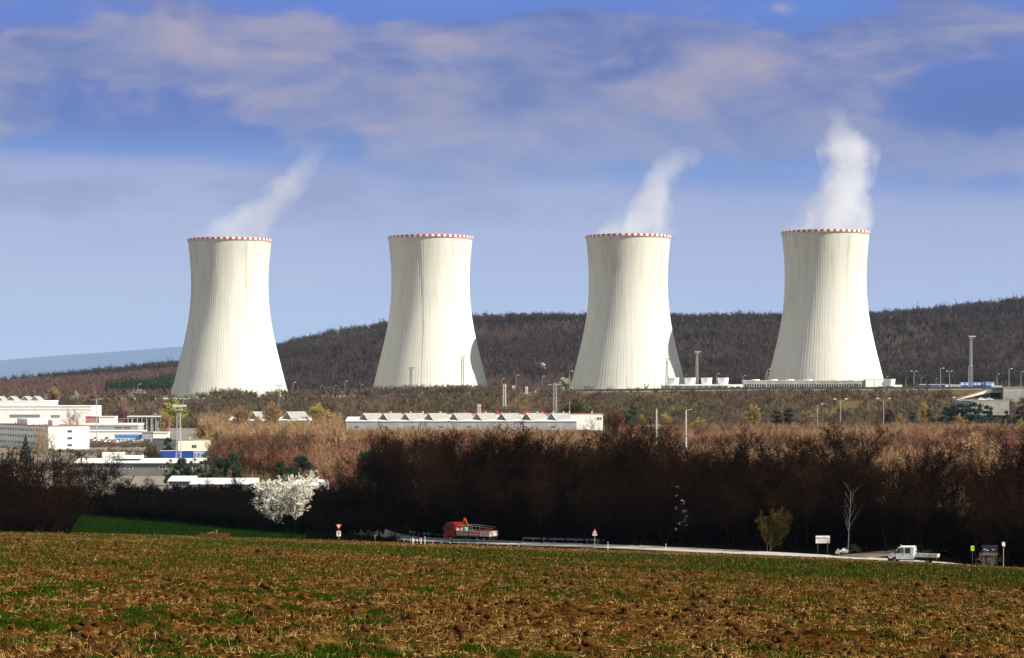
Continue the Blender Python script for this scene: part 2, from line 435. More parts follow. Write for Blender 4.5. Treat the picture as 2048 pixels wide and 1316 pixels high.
gm = t.m('MULTIPLY', at.outputs['Fac'], t.mr(fb, 0.25, 0.5, .35, 1.0))
t.put(b.inputs['Base Color'], t.mix(gm, soil, grass))
bn = t.node('ShaderNodeBump'); bn.inputs['Strength'].default_value = 1.0; bn.inputs['Distance'].default_value = 0.06
t.put(bn.inputs['Height'], t.noise(p, 7, 8, 0.75)); t.l.new(bn.outputs[0], b.inputs['Normal'])
field = npmesh('field', np.stack([Xg, Yg, Zg], -1).reshape(-1, 3), fc, m, smooth=True, attrs={'green': gr.ravel()})
tag(field, kind='structure')
def fieldz(X, Y):
    c = (0.02 + 0.25 * fbm(X / .55, Y / .75, 4, 41, .6) + 0.10 * ss(fbm(X / .9, Y / 1.3, 3, 43), .55, .75) + .25 * fbm(X / 6, Y / 9, 2, 47)) * (1 - ss(Y, 150, 300) * .5)
    return plane(X, Y) + c - 0.2

def blades(P, H, Wd, az, lean, rgn):
    """flat tapering blades: P (N,3) base, heights, widths, azimuth, lean angle"""
    N = len(P)
    d = np.stack([np.cos(az) * np.sin(lean), np.sin(az) * np.sin(lean), np.cos(lean)], -1)
    s = rgn.normal(size=(N, 3)); s -= (s * d).sum(1)[:, None] * d; s /= np.linalg.norm(s, axis=1)[:, None]
    a = P - s * Wd[:, None] / 2; bq = P + s * Wd[:, None] / 2
    tip = P + d * H[:, None]
    c = tip + s * Wd[:, None] * 0.25; e = tip - s * Wd[:, None] * 0.25
    v = np.stack([a, bq, c, e], 1).reshape(-1, 3)
    return v, np.arange(4 * N).reshape(-1, 4)
def pts_field(n, y0, y1, pw=1.0, half=0.27):
    u = RG.random(n); Y = y0 * (y1 / y0) ** u if pw == 1 else (y0 ** pw + u * (y1 ** pw - y0 ** pw)) ** (1 / pw)
    X = (RG.random(n) * 2 - 1) * (half * Y + 2)
    k = Y < edgeY(X) - 0.5
    return X[k], Y[k]
# straw and stubble
M_straw = mat('straw', (0.46, 0.29, 0.11), 0.9, 0.5, 3, spec=.1, col2=(0.09, 0.042, 0.010), coord='W')
M_straw2 = mat('stubble_mat', (0.15, 0.085, 0.022), 0.9, 0.5, 3, spec=.1, col2=(0.055, 0.030, 0.007), coord='W')
X, Y = pts_field(250000, 36, 395)
g = green_amt(X, Y); k = RG.random(len(X)) > g * .72; k &= (fbm(X / 2.2, Y / 3, 3, 51) + .35 * (RG.random(len(X)) - .5)) > .40
X, Y = X[k], Y[k]; sc = 0.55 + Y / 95
P = np.stack([X, Y, fieldz(X, Y) + 0.0], -1)
lean = np.where(RG.random(len(X)) < .7, RG.uniform(1.1, 1.6, len(X)), RG.uniform(0, 1.1, len(X)))
v, f = blades(P + [0, 0, .01], RG.uniform(.05, .20, len(X)) * (.6 + .25 * sc), RG.uniform(.006, .016, len(X)) * sc, RG.random(len(X)) * 6.28, lean, RG)
tag(npmesh('straw_litter', v, f, M_straw), 'pale dry straw scattered over the brown ploughed field', 'straw', kind='stuff')
X, Y = pts_field(60000, 90, 395)
k = fbm(X / 5, Y / 7, 3, 61) > .38; X, Y = X[k], Y[k]
P = np.stack([X, Y, fieldz(X, Y) - .02], -1)
v, f = blades(P, RG.uniform(.10, .26, len(X)), RG.uniform(.02, .05, len(X)) * (Y / 160 + .3), RG.random(len(X)) * 6.28, RG.uniform(0, .6, len(X)), RG)
tag(npmesh('stubble', v, f, M_straw2), 'short upright brown crop stubble toward the far edge of the field', 'stubble', kind='stuff')
# weeds and grass tufts
M_tuft = mat('grass_blade', (0.014, 0.042, 0.002), 0.9, 0.4, 3, col2=(0.034, 0.050, 0.004), coord='W')
def tufts(n, y0, y1, nb, hh, thr):
    X, Y = pts_field(n, y0, y1); g = green_amt(X, Y)
    k = g > thr + RG.random(len(X)) * .5; X, Y = X[k], Y[k]
    N = len(X); sp = (.05 + .10 * RG.random(N)) * (.8 + Y / 160)
    Xb = np.repeat(X, nb) + np.repeat(sp, nb) * RG.normal(size=N * nb); Yb = np.repeat(Y, nb) + np.repeat(sp, nb) * RG.normal(size=N * nb)
    P = np.stack([Xb, Yb, fieldz(Xb, Yb) - .02], -1)
    h = np.repeat(RG.uniform(.5, 1.1, N), nb) * RG.uniform(.6, 1.1, N * nb) * hh
    return blades(P, h, RG.uniform(.008, .016, N * nb) * (.6 + Yb / 70), RG.random(N * nb) * 6.28, RG.uniform(0.1, 1.0, N * nb), RG)
v1, f1 = tufts(42000, 38, 130, 14, .14, .12); v2, f2 = tufts(60000, 110, 390, 5, .24, .1)
tag(npmesh('weedy_grass', np.concatenate([v1, v2]), np.concatenate([f1, f2 + len(v1)]), M_tuft), 'green weeds and grass growing in patches on the ploughed field', 'grass', kind='stuff')
# clods: irregular lumps
def clods(n, y0, y1):
    X, Y = pts_field(n, y0, y1); k = (RG.random(len(X)) > green_amt(X, Y) * .8); X, Y = X[k], Y[k]; N = len(X)
    base = np.array([(1, 0, 0), (-1, 0, 0), (0, 1, 0), (0, -1, 0), (0, 0, 1), (0, 0, -1.)])
    fo = np.array([(0, 2, 4), (2, 1, 4), (1, 3, 4), (3, 0, 4), (2, 0, 5), (1, 2, 5), (3, 1, 5), (0, 3, 5)])
    s = RG.uniform(.03, .11, N) * (RG.random(N) ** 2 * 1.1 + .6) * (.8 + Y / 170)
    V = base[None] * RG.uniform(.6, 1.4, (N, 6, 3)) + RG.uniform(-.35, .35, (N, 6, 3))
    a = RG.random(N) * 6.28; c, q = np.cos(a), np.sin(a)
    V = np.stack([V[..., 0] * c[:, None] - V[..., 1] * q[:, None], V[..., 0] * q[:, None] + V[..., 1] * c[:, None], V[..., 2] * .75], -1)
    V = V * s[:, None, None] + np.stack([X, Y, fieldz(X, Y) + s * .25], -1)[:, None]
    return V.reshape(-1, 3), (fo[None] + 6 * np.arange(N)[:, None, None]).reshape(-1, 3)
M_clod = mat('clod_soil', (0.075, 0.033, 0.008), 0.95, 0.6, 5, coord='W', spec=.04, bump=.02, bscale=20, col2=(0.028, 0.012, 0.004))
v, f = clods(12000, 37, 240)
tag(npmesh('soil_clods', v, f, M_clod), 'lumpy brown soil clods turned up across the field', 'soil clods', kind='stuff')
# meadow grass
n = 30000; X = RG.uniform(-135, -14, n); Y = edgeY(X) + RG.uniform(-1, 85, n)
k = Y < np.interp(X, [-130, -89, -45, -34, -22], [470, 462, 408, 398, 392]) + 3; X, Y = X[k], Y[k]
P = np.stack([X, Y, terrain(X, Y) - .03], -1)
v, f = blades(P, RG.uniform(.15, .4, len(X)), RG.uniform(.05, .12, len(X)), RG.random(len(X)) * 6.28, RG.uniform(0, .7, len(X)), RG)
tag(npmesh('meadow_grass', v, f, mat('meadow_blade', (0.006, 0.020, 0.001), .9, .3, .2, coord='W')), 'smooth dark green meadow grass beyond the brown field', 'grass', kind='stuff')

# ------------------------------------------------------------------ roads
M_road = ground_mat('road_concrete', [(0.27, 0.26, 0.245), (0.36, 0.35, 0.33), (0.31, 0.30, 0.285)], 0.3, 0.01, 8)
M_path = ground_mat('side_road_mat', [(0.09, 0.07, 0.055), (0.13, 0.10, 0.08), (0.16, 0.125, 0.10)], 0.3, 0.03, 4)
def strip(name, line, wd, m, lift, level=True):
    pts = []
    for i in range(len(line) - 1):
        for k in range(8):
            t0 = k / 8; pts.append((line[i][0] * (1 - t0) + line[i + 1][0] * t0, line[i][1] * (1 - t0) + line[i + 1][1] * t0))
    pts.append(line[-1]); pts = np.array(pts)
    for _ in range(6): pts[1:-1] = (pts[:-2] + 2 * pts[1:-1] + pts[2:]) / 4
    tg = np.gradient(pts, axis=0); tg /= np.linalg.norm(tg, axis=1)[:, None]; nm = np.stack([-tg[:, 1], tg[:, 0]], -1)
    nc = 5; V = []
    zc = terrain(pts[:, 0], pts[:, 1])
    for _ in range(4): zc[1:-1] = (zc[:-2] + 2 * zc[1:-1] + zc[2:]) / 4
    for j in range(nc):
        o = (j / (nc - 1) - .5) * wd
        q = pts + nm * o
        V.append(np.stack([q[:, 0], q[:, 1], zc + lift], -1))
    V = np.stack(V, 1); nr = len(pts)
    o = npmesh(name, V.reshape(-1, 3), gridfaces(nr, nc), m)
    sol = o.modifiers.new('kerb', 'SOLIDIFY'); sol.thickness = 0.1
    sol.offset = -1
    return tag(o, kind='structure'), pts, nm, zc
ROADL = [(-34, 540), (-33, 470), (-29.5, 425), (-23, 392), (-13, 371), (-2, 358), (15, 343), (44, 312), (62, 295), (122, 249), (200, 200)]
road, rp, rn, rz = strip('road', ROADL, 7.4, M_road, 0.06)
def onroad(X, off=0.0):
    i = int(np.argmin(np.abs(rp[:, 0] - X))); q = rp[i] + rn[i] * off
    tg = (rn[i][1], -rn[i][0]); return (q[0], q[1], rz[i] + .06), math.atan2(tg[1], tg[0])
sr, _, _, _ = strip('side_road', [(46, 314), (55, 322), (64, 338), (74, 362), (84, 395)], 6.0, M_path, 0.10)

# ------------------------------------------------------------------ cooling towers
TP = [(0, 47.0), (6, 45.1), (12, 43.4), (22, 41.0), (32, 38.4), (43, 35.8), (55, 33.2), (66, 31.5), (76, 30.5), (86, 30.1), (95, 30.05), (105, 30.5), (116, 31.5), (123.4, 32.3)]
def concrete_mat(seed):
    m = bpy.data.materials.new('tower_concrete'); m.use_nodes = True
    t = NT(m.node_tree); b = t.n['Principled BSDF']; b.inputs['Roughness'].default_value = 0.85; b.inputs['Specular IOR Level'].default_value = 0.2
    o = t.sep(t.node('ShaderNodeTexCoord').outputs['Object'])
    rr = t.m('SQRT', t.m('ADD', t.m('MULTIPLY', o[0], o[0]), t.m('MULTIPLY', o[1], o[1])))
    ux, uy = t.m('DIVIDE', o[0], rr), t.m('DIVIDE', o[1], rr)
    s1 = t.noise(t.comb(t.m('MULTIPLY', ux, 60.0), t.m('MULTIPLY', uy, 60.0), t.m('ADD', t.m('MULTIPLY', o[2], 0.02), seed)), 1.0, 5, 0.65)
    s2 = t.noise(t.comb(t.m('MULTIPLY', ux, 5.0), t.m('MULTIPLY', uy, 5.0), t.m('ADD', t.m('MULTIPLY', o[2], 0.03), seed * 2)), 1.0, 5, 0.6)
    s3 = t.noise(t.comb(ux, uy, t.m('MULTIPLY', o[2], 0.9)), 1.0, 2, 0.5)
    c = t.ramp(s1, [(0.30, (0.49, 0.486, 0.445)), (0.5, (0.60, 0.596, 0.55)), (0.68, (0.64, 0.636, 0.59))])
    st = t.m('MULTIPLY', t.mr(s2, 0.45, 0.75), t.mr(o[2], 20, 120, 0.25, 0.8))
    c = t.mix(t.m('MULTIPLY', st, 0.75), c, (0.37, 0.355, 0.30))
    c = t.mix(t.mr(s3, 0.5, 0.7, 0, 0.06), c, (0.36, 0.35, 0.31))
    run = t.m('MULTIPLY', t.mr(s1, 0.50, 0.66), t.mr(o[2], 60, 123, 0.0, 0.55)); c = t.mix(run, c, (0.30, 0.285, 0.24))
    t.put(b.inputs['Base Color'], c)
    bn = t.node('ShaderNodeBump'); bn.inputs['Strength'].default_value = 0.5; bn.inputs['Distance'].default_value = 0.10
    t.put(bn.inputs['Height'], t.m('ADD', s1, s3)); t.l.new(bn.outputs[0], b.inputs['Normal'])
    return m
M_red = mat('band_red', (0.50, 0.045, 0.05), 0.6, 0.25, .4)
M_white = mat('band_white', (0.74, 0.72, 0.68), 0.6, 0.1, .4)
M_steel = mat('galvanised_steel', (0.42, 0.43, 0.44), 0.6, 0.2, 2, metal=0.1)
M_dsteel = mat('dark_steel', (0.12, 0.125, 0.13), 0.6, 0.2, 2, metal=0.1)
def shell_mesh():
    NR, SUB = 112, 6
    n = NR * SUB
    zs = np.concatenate([np.linspace(0, 123.4, 70)]); pr = np.interp(zs, [p[0] for p in TP], [p[1] for p in TP])
    # smooth the profile
    for _ in range(8): pr[1:-1] = (pr[:-2] + 2 * pr[1:-1] + pr[2:]) / 4
    th = np.arange(n) / n * 2 * np.pi
    rib = np.where(np.arange(n) % SUB == 0, 0.10, 0.0)
    outer = [(pr[i] + rib, zs[i] + 0 * th) for i in range(len(zs))]
    outer.append((pr[-1] + 0 * th, 124.9 + 0 * th)); outer.append((pr[-1] - .5 + 0 * th, 124.9 + 0 * th))
    inner = [(pr[i] - .5 - 0.3 * (1 - zs[i] / 125) + 0 * th, zs[i] + 0 * th) for i in range(len(zs) - 1, -1, -6)]
    ring = outer + inner
    V = np.stack([np.stack([r * np.cos(th), r * np.sin(th), z], -1) for r, z in ring]).reshape(-1, 3)
    nr = len(ring); i = (np.arange(nr - 1)[:, None] * n + np.arange(n)[None]); j = (np.arange(nr - 1)[:, None] * n + (np.arange(n)[None] + 1) % n)
    F = np.stack([i, j, j + n, i + n], -1).reshape(-1, 4)
    return V, F
SV, SF = shell_mesh()
TOW = [(459.5, 1782, -12.6, 1782/1800), (861, 1784, -12.8, 1784/1768), (1256.5, 1742, -12.7, 1742/1757), (1651, 1702, -12.8, 1702/1708)]
TL_ = ['pale concrete cooling tower with thin steam, farthest left of the four',
       'pale concrete cooling tower without any steam, with clean sky above it',
       'pale concrete cooling tower with diagonal shadows, beside the row of four small white cooling units',
       'pale concrete cooling tower under the tallest steam plume, rising behind the long low windowed building']
TC = []
for i, (px, Yd, zb, tsc) in enumerate(TOW):
    x = WX(px, Yd); TC.append((x, Yd, zb))
    t0 = thing('cooling_tower', TL_[i], 'cooling tower', (x, Yd, zb), R(i * 41.3), 'hyperboloid cooling towers of the power station', sc=tsc)
    npmesh('shell', SV, SF, concrete_mat(i * 7.7), t0, smooth=False)
    mb = MB(); N = 90
    for k in range(N):
        a0, a1 = 2 * math.pi * k / N, 2 * math.pi * (k + 1) / N
        vs = []
        for a in (a0, a1):
            for r, z in ((32.36, 123.35), (33.05, 123.35), (33.05, 125.0), (32.36, 125.0)): vs.append((r * math.cos(a), r * math.sin(a), z))
        mb.add(vs, [(0, 4, 5, 1), (1, 5, 6, 2), (2, 6, 7, 3), (3, 7, 4, 0)], k % 2)
    mb.build('warning_band', [M_white, M_red], t0)
    mb = MB()
    for k in range(90):
        a0, a1 = 2 * math.pi * k / 90, 2 * math.pi * (k + 1) / 90
        p = [(32.95 * math.cos(a), 32.95 * math.sin(a)) for a in (a0, a1)]
        mb.bar((*p[0], 125.0), (*p[0], 126.1), 0.08); mb.bar((*p[0], 126.1), (*p[1], 126.1), 0.08)
    mb.build('rim_railing', M_steel, t0)
    mb = MB(); mb.lathe([(31.6, 122.5), (32.6, 122.7), (32.9, 123.3), (31.6, 123.3)], 90, cap=False)
    mb.build('cornice', M_white if False else concrete_mat(i + .5), t0)
    # access ladder with cage, following the shell
    mb = MB(); zs = np.linspace(0, 122, 40); rr_ = np.interp(zs, [p[0] for p in TP], [p[1] for p in TP]) + .9
    la = R(-70 - i * 41.3 + (12, -25, 30, 5)[i])
    for k in range(len(zs) - 1):
        for o in (-.35, .35):
            d0 = (math.cos(la), math.sin(la)); e = (-math.sin(la) * o, math.cos(la) * o)
            mb.bar((d0[0] * rr_[k] + e[0], d0[1] * rr_[k] + e[1], zs[k]), (d0[0] * rr_[k + 1] + e[0], d0[1] * rr_[k + 1] + e[1], zs[k + 1]), 0.12)
    mb.build('ladder', M_steel, t0)

# ------------------------------------------------------------------ steam
def steam(i, prof, dens, label, ydrift=0.0):
    cx0, cy0, cz0 = TC[i]; s = K * TOW[i][1]; px0 = TOW[i][0]
    Z = np.array([(765 - p[0]) * s - cz0 - 110 for p in prof])            # metres above 110 m up the tower
    L = np.array([(p[1] - px0) * s for p in prof]); Rr = np.array([(p[2] - px0) * s for p in prof])
    zz = np.linspace(Z[0], Z[-1], 60); c = np.interp(zz, Z, (L + Rr) / 2); r = np.interp(zz, Z, (Rr - L) / 2)
    for _ in range(3): c[1:-1] = (c[:-2] + 2 * c[1:-1] + c[2:]) / 4; r[1:-1] = (r[:-2] + 2 * r[1:-1] + r[2:]) / 4
    H = zz[-1]
    n = 40; th = np.arange(n) / n * 2 * np.pi; V = []
    for k, z in enumerate(zz):
        inside = z < 15.5
        rad = min(r[k], 29.2) if inside else r[k] * (1.12 + 0.0)
        cc = c[k] if not inside else np.clip(c[k], -1, 1)
        wob = 0 if inside else .16 * r[k] * (fbm(np.cos(th) * 1.6 + i * 9 + 50, np.sin(th) * 1.6 + z / 14 + 50, 3, 9) - .5) * 2
        endk = 1.0 if k < 57 else (0.75, 0.45, 0.1)[k - 57]
        V.append(np.stack([cc + (rad + wob) * endk * np.cos(th), ydrift * z + min(rad, 26) * endk * np.sin(th), 0 * th + z], -1))
    V = np.concatenate(V + [np.array([[c[0] if abs(c[0]) < 1 else 0, 0, zz[0]], [c[-1], ydrift * zz[-1], zz[-1] + 1]])])
    m0 = len(zz)
    F = [(k * n + a, k * n + (a + 1) % n, (k + 1) * n + (a + 1) % n, (k + 1) * n + a) for k in range(m0 - 1) for a in range(n)]
    F += [(m0 * n, (a + 1) % n, a, a) for a in range(n)]; F += [(m0 * n + 1, (m0 - 1) * n + a, (m0 - 1) * n + (a + 1) % n) for a in range(n)]
    F = [f[:3] if len(set(f)) < 4 else f for f in F]
    me = bpy.data.meshes.new('steam_plume'); me.from_pydata([tuple(q) for q in V], [], F); me.validate()
    m = bpy.data.materials.new('steam'); m.use_nodes = True; t = NT(m.node_tree)
    t.n.remove(t.n['Principled BSDF']); out = t.n['Material Output']
    p = t.node('ShaderNodeTexCoord').outputs['Object']; o = t.sep(p)
    zf = t.m('DIVIDE', o[2], float(H), clamp=True)
    def curve(vals, lo, hi):
        st = []
        for q in np.linspace(0, 1, 30):
            vv = (np.interp(q * H, zz, vals) - lo) / (hi - lo); st.append((float(q), (vv, vv, vv)))
        return t.m('ADD', t.m('MULTIPLY', t.ramp(zf, st), hi - lo), lo)
    cxn = curve(c, -60, 90); rn_ = curve(np.maximum(r, 1.0), 0, 40)
    wsp = t.node('ShaderNodeTexNoise'); t.put(wsp.inputs['Vector'], t.vm('ADD', p, (i * 31.0, 7.0, 0.0))); wsp.inputs['Scale'].default_value = 0.045; wsp.inputs['Detail'].default_value = 4
    off = t.vm('MULTIPLY', t.vm('SUBTRACT', wsp.outputs['Color'], (0.5, 0.5, 0.5)), (26.0, 26.0, 16.0)) if True else None
    q = t.sep(t.vm('ADD', p, off))
    ex = t.m('DIVIDE', t.m('SUBTRACT', q[0], cxn), rn_); ey = t.m('DIVIDE', t.m('SUBTRACT', q[1], t.m('MULTIPLY', o[2], ydrift)), t.m('MINIMUM', rn_, 24.0))
    rad = t.m('SQRT', t.m('ADD', t.m('MULTIPLY', ex, ex), t.m('MULTIPLY', ey, ey)))
    nz = t.noise(t.vm('ADD', p, (i * 13.0, 0.0, 0.0)), 0.07, 6, 0.62, 0.4)
    d = t.m('SUBTRACT', t.m('SUBTRACT', 1.22, rad), t.m('MULTIPLY', t.m('SUBTRACT', nz, 0.5), -2.0))
    d = t.mr(d, 0.0, 1.05)
    ftop = t.mr(zf, 0.62, 1.0, 1.0, 0.12)
    dn = t.m('MULTIPLY', t.m('MULTIPLY', d, ftop), dens)
    pv = t.node('ShaderNodeVolumePrincipled'); pv.inputs['Color'].default_value = (0.99, 0.99, 1, 1); pv.inputs['Anisotropy'].default_value = 0.1
    t.put(pv.inputs['Density'], dn); t.l.new(pv.outputs[0], out.inputs['Volume'])
    try: m.cycles.volume_step_rate = 0.35
    except Exception: pass
    me.materials.append(m)
    ob = link('steam_plume', me, None, (cx0, cy0, cz0 + 110))
    tag(ob, label, 'steam', kind='stuff')
steam(0, [(505, 400, 520), (484, 392, 530), (474, 386, 542), (450, 410, 552), (425, 448, 566), (405, 488, 586), (385, 520, 606), (360, 545, 622), (330, 572, 640), (305, 600, 656), (280, 632, 676)], 0.017,
      'faint wispy white steam drifting right above the leftmost cooling tower')
steam(2, [(500, 1190, 1325), (478, 1182, 1336), (468, 1184, 1340), (448, 1208, 1344), (425, 1236, 1344), (400, 1262, 1344), (370, 1282, 1348), (340, 1290, 1376), (318, 1312, 1404), (290, 1344, 1412)], 0.028,
      'white steam plume leaning right above the third cooling tower')
steam(3, [(495, 1585, 1720), (472, 1570, 1736), (462, 1566, 1742), (440, 1590, 1746), (410, 1612, 1746), (380, 1634, 1746), (350, 1646, 1746), (325, 1642, 1752), (300, 1636, 1756), (280, 1640, 1748), (262, 1650, 1716), (240, 1654, 1696), (205, 1656, 1690)], 0.032,
      'tall dense white steam plume rising from the rightmost cooling tower')

# ------------------------------------------------------------------ plants
def segs_mesh(S, n=3):
    """S: array (N,8) p0 p1 r0 r1 -> prisms (n=3) or flat ribbons (n=2)"""
    S = np.asarray(S, float); p0, p1, r0, r1 = S[:, :3], S[:, 3:6], S[:, 6], S[:, 7]
    d = p1 - p0; L = np.linalg.norm(d, axis=1); L[L == 0] = 1; d = d / L[:, None]
    a = np.where(np.abs(d[:, 2:3]) < .9, [[0, 0, 1.]], [[1., 0, 0]])
    u = np.cross(d, a); u /= np.linalg.norm(u, axis=1)[:, None]; v = np.cross(d, u)
    ph = RG.random(len(S)) * 6.28
    V = []
    for p, r in ((p0, r0), (p1, r1)):
        for k in range(n):
            t = ph + 2 * np.pi * k / n
            V.append(p + (u * np.cos(t)[:, None] + v * np.sin(t)[:, None]) * r[:, None])
    V = np.stack(V, 1); b = 2 * n * np.arange(len(S))[:, None]
    if n == 2: F = b + np.array([[0, 1, 3, 2]])
    else: F = (b[:, None] + np.array([[k, (k + 1) % n, n + (k + 1) % n, n + k] for k in range(n)])[None]).reshape(-1, 4)
    return V.reshape(-1, 3), F
def cat_mesh(parts):
    V, F, o = [], [], 0
    for v, f in parts: V.append(v); F.append(f + o); o += len(v)
    return np.concatenate(V), np.concatenate(F)
def unit(v):
    n = math.sqrt(v[0] ** 2 + v[1] ** 2 + v[2] ** 2) or 1; return (v[0] / n, v[1] / n, v[2] / n)
def grow(rnd, H, stems=1, stemspread=0.15, first=0.3, kids_=(9, 6, 5), ang=(0.7, 0.7, 0.8), ratio=(0.55, 0.5, 0.45), up=(0.25, 0.2, 0.1), r0=None, wob=0.12, twr=0.02, rmin=0.012):
    """recursive branching; returns {level: [segments]} and tip list"""
    out = {}; tips = []
    r0 = r0 or H * 0.016
    def br(p, d, L, r, lv):
        n = (7, 4, 3, 2, 2)[min(lv, 4)] if lv < len(kids_) else 2
        pts = [p]; dirs = []
        st = L / n
        for k in range(n):
            w_ = wob * (1 + .4 * lv)
            d = unit((d[0] + rnd.gauss(0, w_), d[1] + rnd.gauss(0, w_), d[2] + rnd.gauss(0, w_ * .6) + (up[min(lv, 2)] * .5 if lv else .03)))
            q = (p[0] + d[0] * st, p[1] + d[1] * st, p[2] + d[2] * st)
            ra, rb = r * (1 - .75 * k / n), r * (1 - .75 * (k + 1) / n)
            out.setdefault(lv, []).append((*p, *q, max(ra, rmin), max(rb, rmin * .8)))
            p = q; pts.append(q); dirs.append(d)
        tips.append((p, d, lv))
        if lv < len(kids_):
            for j in range(kids_[lv]):
                f = (first if lv == 0 else .25) + (1 - (first if lv == 0 else .25)) * (j + rnd.random()) / kids_[lv]
                x = f * n; k = min(int(x), n - 1); fr = x - k
                b_ = tuple(pts[k][i] * (1 - fr) + pts[k + 1][i] * fr for i in range(3)); dd_ = dirs[k]
                az = rnd.random() * 6.283 if lv else j * 2.4 + rnd.random()
                a = Vector(dd_).orthogonal().normalized(); a.rotate(Matrix.Rotation(az, 3, dd_))
                an = ang[min(lv, len(ang) - 1)] * rnd.uniform(.65, 1.25)
                nd = Vector(dd_) * math.cos(an) + a * math.sin(an)
                nl = L * ratio[min(lv, len(ratio) - 1)] * rnd.uniform(.7, 1.2) * ((1.25 - .65 * f) if lv == 0 else 1)
                br(b_, tuple(nd), nl, max(r * (1 - .75 * f) * .6, rmin), lv + 1)
    for s in range(stems):
        az = s * 2.4 + rnd.random(); sp = stemspread * rnd.uniform(.5, 1.3)
        br((math.cos(az) * .12 * (stems > 1), math.sin(az) * .12 * (stems > 1), -.3), (math.cos(az) * sp, math.sin(az) * sp, 1), H * rnd.uniform(.72, 1.0) if s else H * .95, r0 * (1 if stems == 1 else .7), 0)
    return out, tips
def tree_meshes(name, out, trunk_lv, m_trunk, m_crown, tw=2):
    T_, C_ = [], []
    for lv, s in out.items():
        (T_ if lv <= trunk_lv else C_).append(segs_mesh(s, 5 if lv == 0 else (4 if lv <= 1 else (3 if lv < tw + 1 else 2))))
    v, f = zip(*T_) if T_ else ((), ())
    def mk(nm, parts, m):
        V, F, o = [], [], 0
        for v, f in parts: V.append(v); F.append(f + o); o += len(v)
        return npmesh(nm, np.concatenate(V), np.concatenate(F), m, False)
    return mk('trunk', T_, m_trunk), mk('crown', C_, m_crown)
def bare_tree(name, label, cat, seed, H, m_tr, m_cr, group=None, trunk_lv=1, **kw):
    rnd = random.Random(seed)
    out, tips = grow(rnd, H, **kw)
    zm = max(q[5] for v in out.values() for q in v); k_ = H / zm
    out = {lv: [tuple(c * k_ for c in q[:6]) + q[6:] for q in v] for lv, v in out.items()}
    a, b = tree_meshes(name, out, trunk_lv, m_tr, m_cr)
    r = thing(name, label, cat, (0, 0, 0), 0, group)
    link('trunk', a, r); link('crown', b, r)
    return r
def cards(C, s, rgn, flat=0.0):
    """small random quads at centres C with size s"""
    N = len(C); a = rgn.normal(size=(N, 3)); a /= np.linalg.norm(a, axis=1)[:, None]
    b = np.cross(a, rgn.normal(size=(N, 3))); b /= np.linalg.norm(b, axis=1)[:, None]
    s = np.asarray(s)[:, None] if np.ndim(s) else s
    V = np.stack([C - a * s, C + b * s * .8, C + a * s, C - b * s * .8], 1).reshape(-1, 3)
    return V, np.arange(4 * N).reshape(-1, 4)

B_dark = mat('dark_bark', (0.008, 0.005, 0.003), 0.9, 0.4, 1.5)
B_darktw = mat('dark_twigs', (0.022, 0.010, 0.005), 0.95, 0.3, .15, rnd=.5, spec=.05, col2=(0.006, 0.003, 0.0015))
B_grey = mat('grey_bark', (0.16, 0.13, 0.10), 0.9, 0.4, 1.0)
B_olive = mat('olive_twigs', (0.10, 0.085, 0.03), 0.9, 0.3, .2, rnd=.3)
B_yellow = mat('yellow_twigs', (0.36, 0.27, 0.10), 0.9, 0.3, .2, rnd=.2)
B_lime = mat('fresh_leaves', (0.33, 0.34, 0.05), 0.8, 0.3, .2)
B_rust = mat('rust_twigs', (0.30, 0.135, 0.085), 0.9, 0.3, .1, rnd=.4, col2=(0.17, 0.085, 0.055))
B_tan = mat('tan_twigs', (0.34, 0.23, 0.13), 0.9, 0.3, .1, rnd=.25, col2=(0.24, 0.15, 0.08))
B_brown = mat('brown_twigs', (0.12, 0.065, 0.04), 0.9, 0.3, .1, rnd=.4, col2=(0.07, 0.045, 0.03))
B_pink = mat('pinkish_twigs', (0.26, 0.155, 0.12), 0.9, 0.3, .1, rnd=.2)
B_birch = mat('birch_bark', (0.42, 0.40, 0.35), 0.8, 0.5, 3)
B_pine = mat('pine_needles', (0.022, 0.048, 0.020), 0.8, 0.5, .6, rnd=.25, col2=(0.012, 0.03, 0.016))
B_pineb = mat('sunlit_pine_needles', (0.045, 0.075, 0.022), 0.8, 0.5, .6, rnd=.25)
B_blossom = mat('white_blossom', (0.80, 0.79, 0.70), 0.8, 0.15, 1.0)
B_hill = mat('hillside_twigs', (0.080, 0.062, 0.056), 0.9, 0.3, .008, rnd=.16, coord='W', col2=(0.044, 0.037, 0.036))
B_red = mat('russet_twigs', (0.150, 0.092, 0.080), 0.9, 0.3, .02, rnd=.25, coord='W')
B_bank = mat('bank_twigs', (0.115, 0.092, 0.052), 0.9, 0.3, .012, rnd=.5, coord='W', col2=(0.135, 0.095, 0.078))

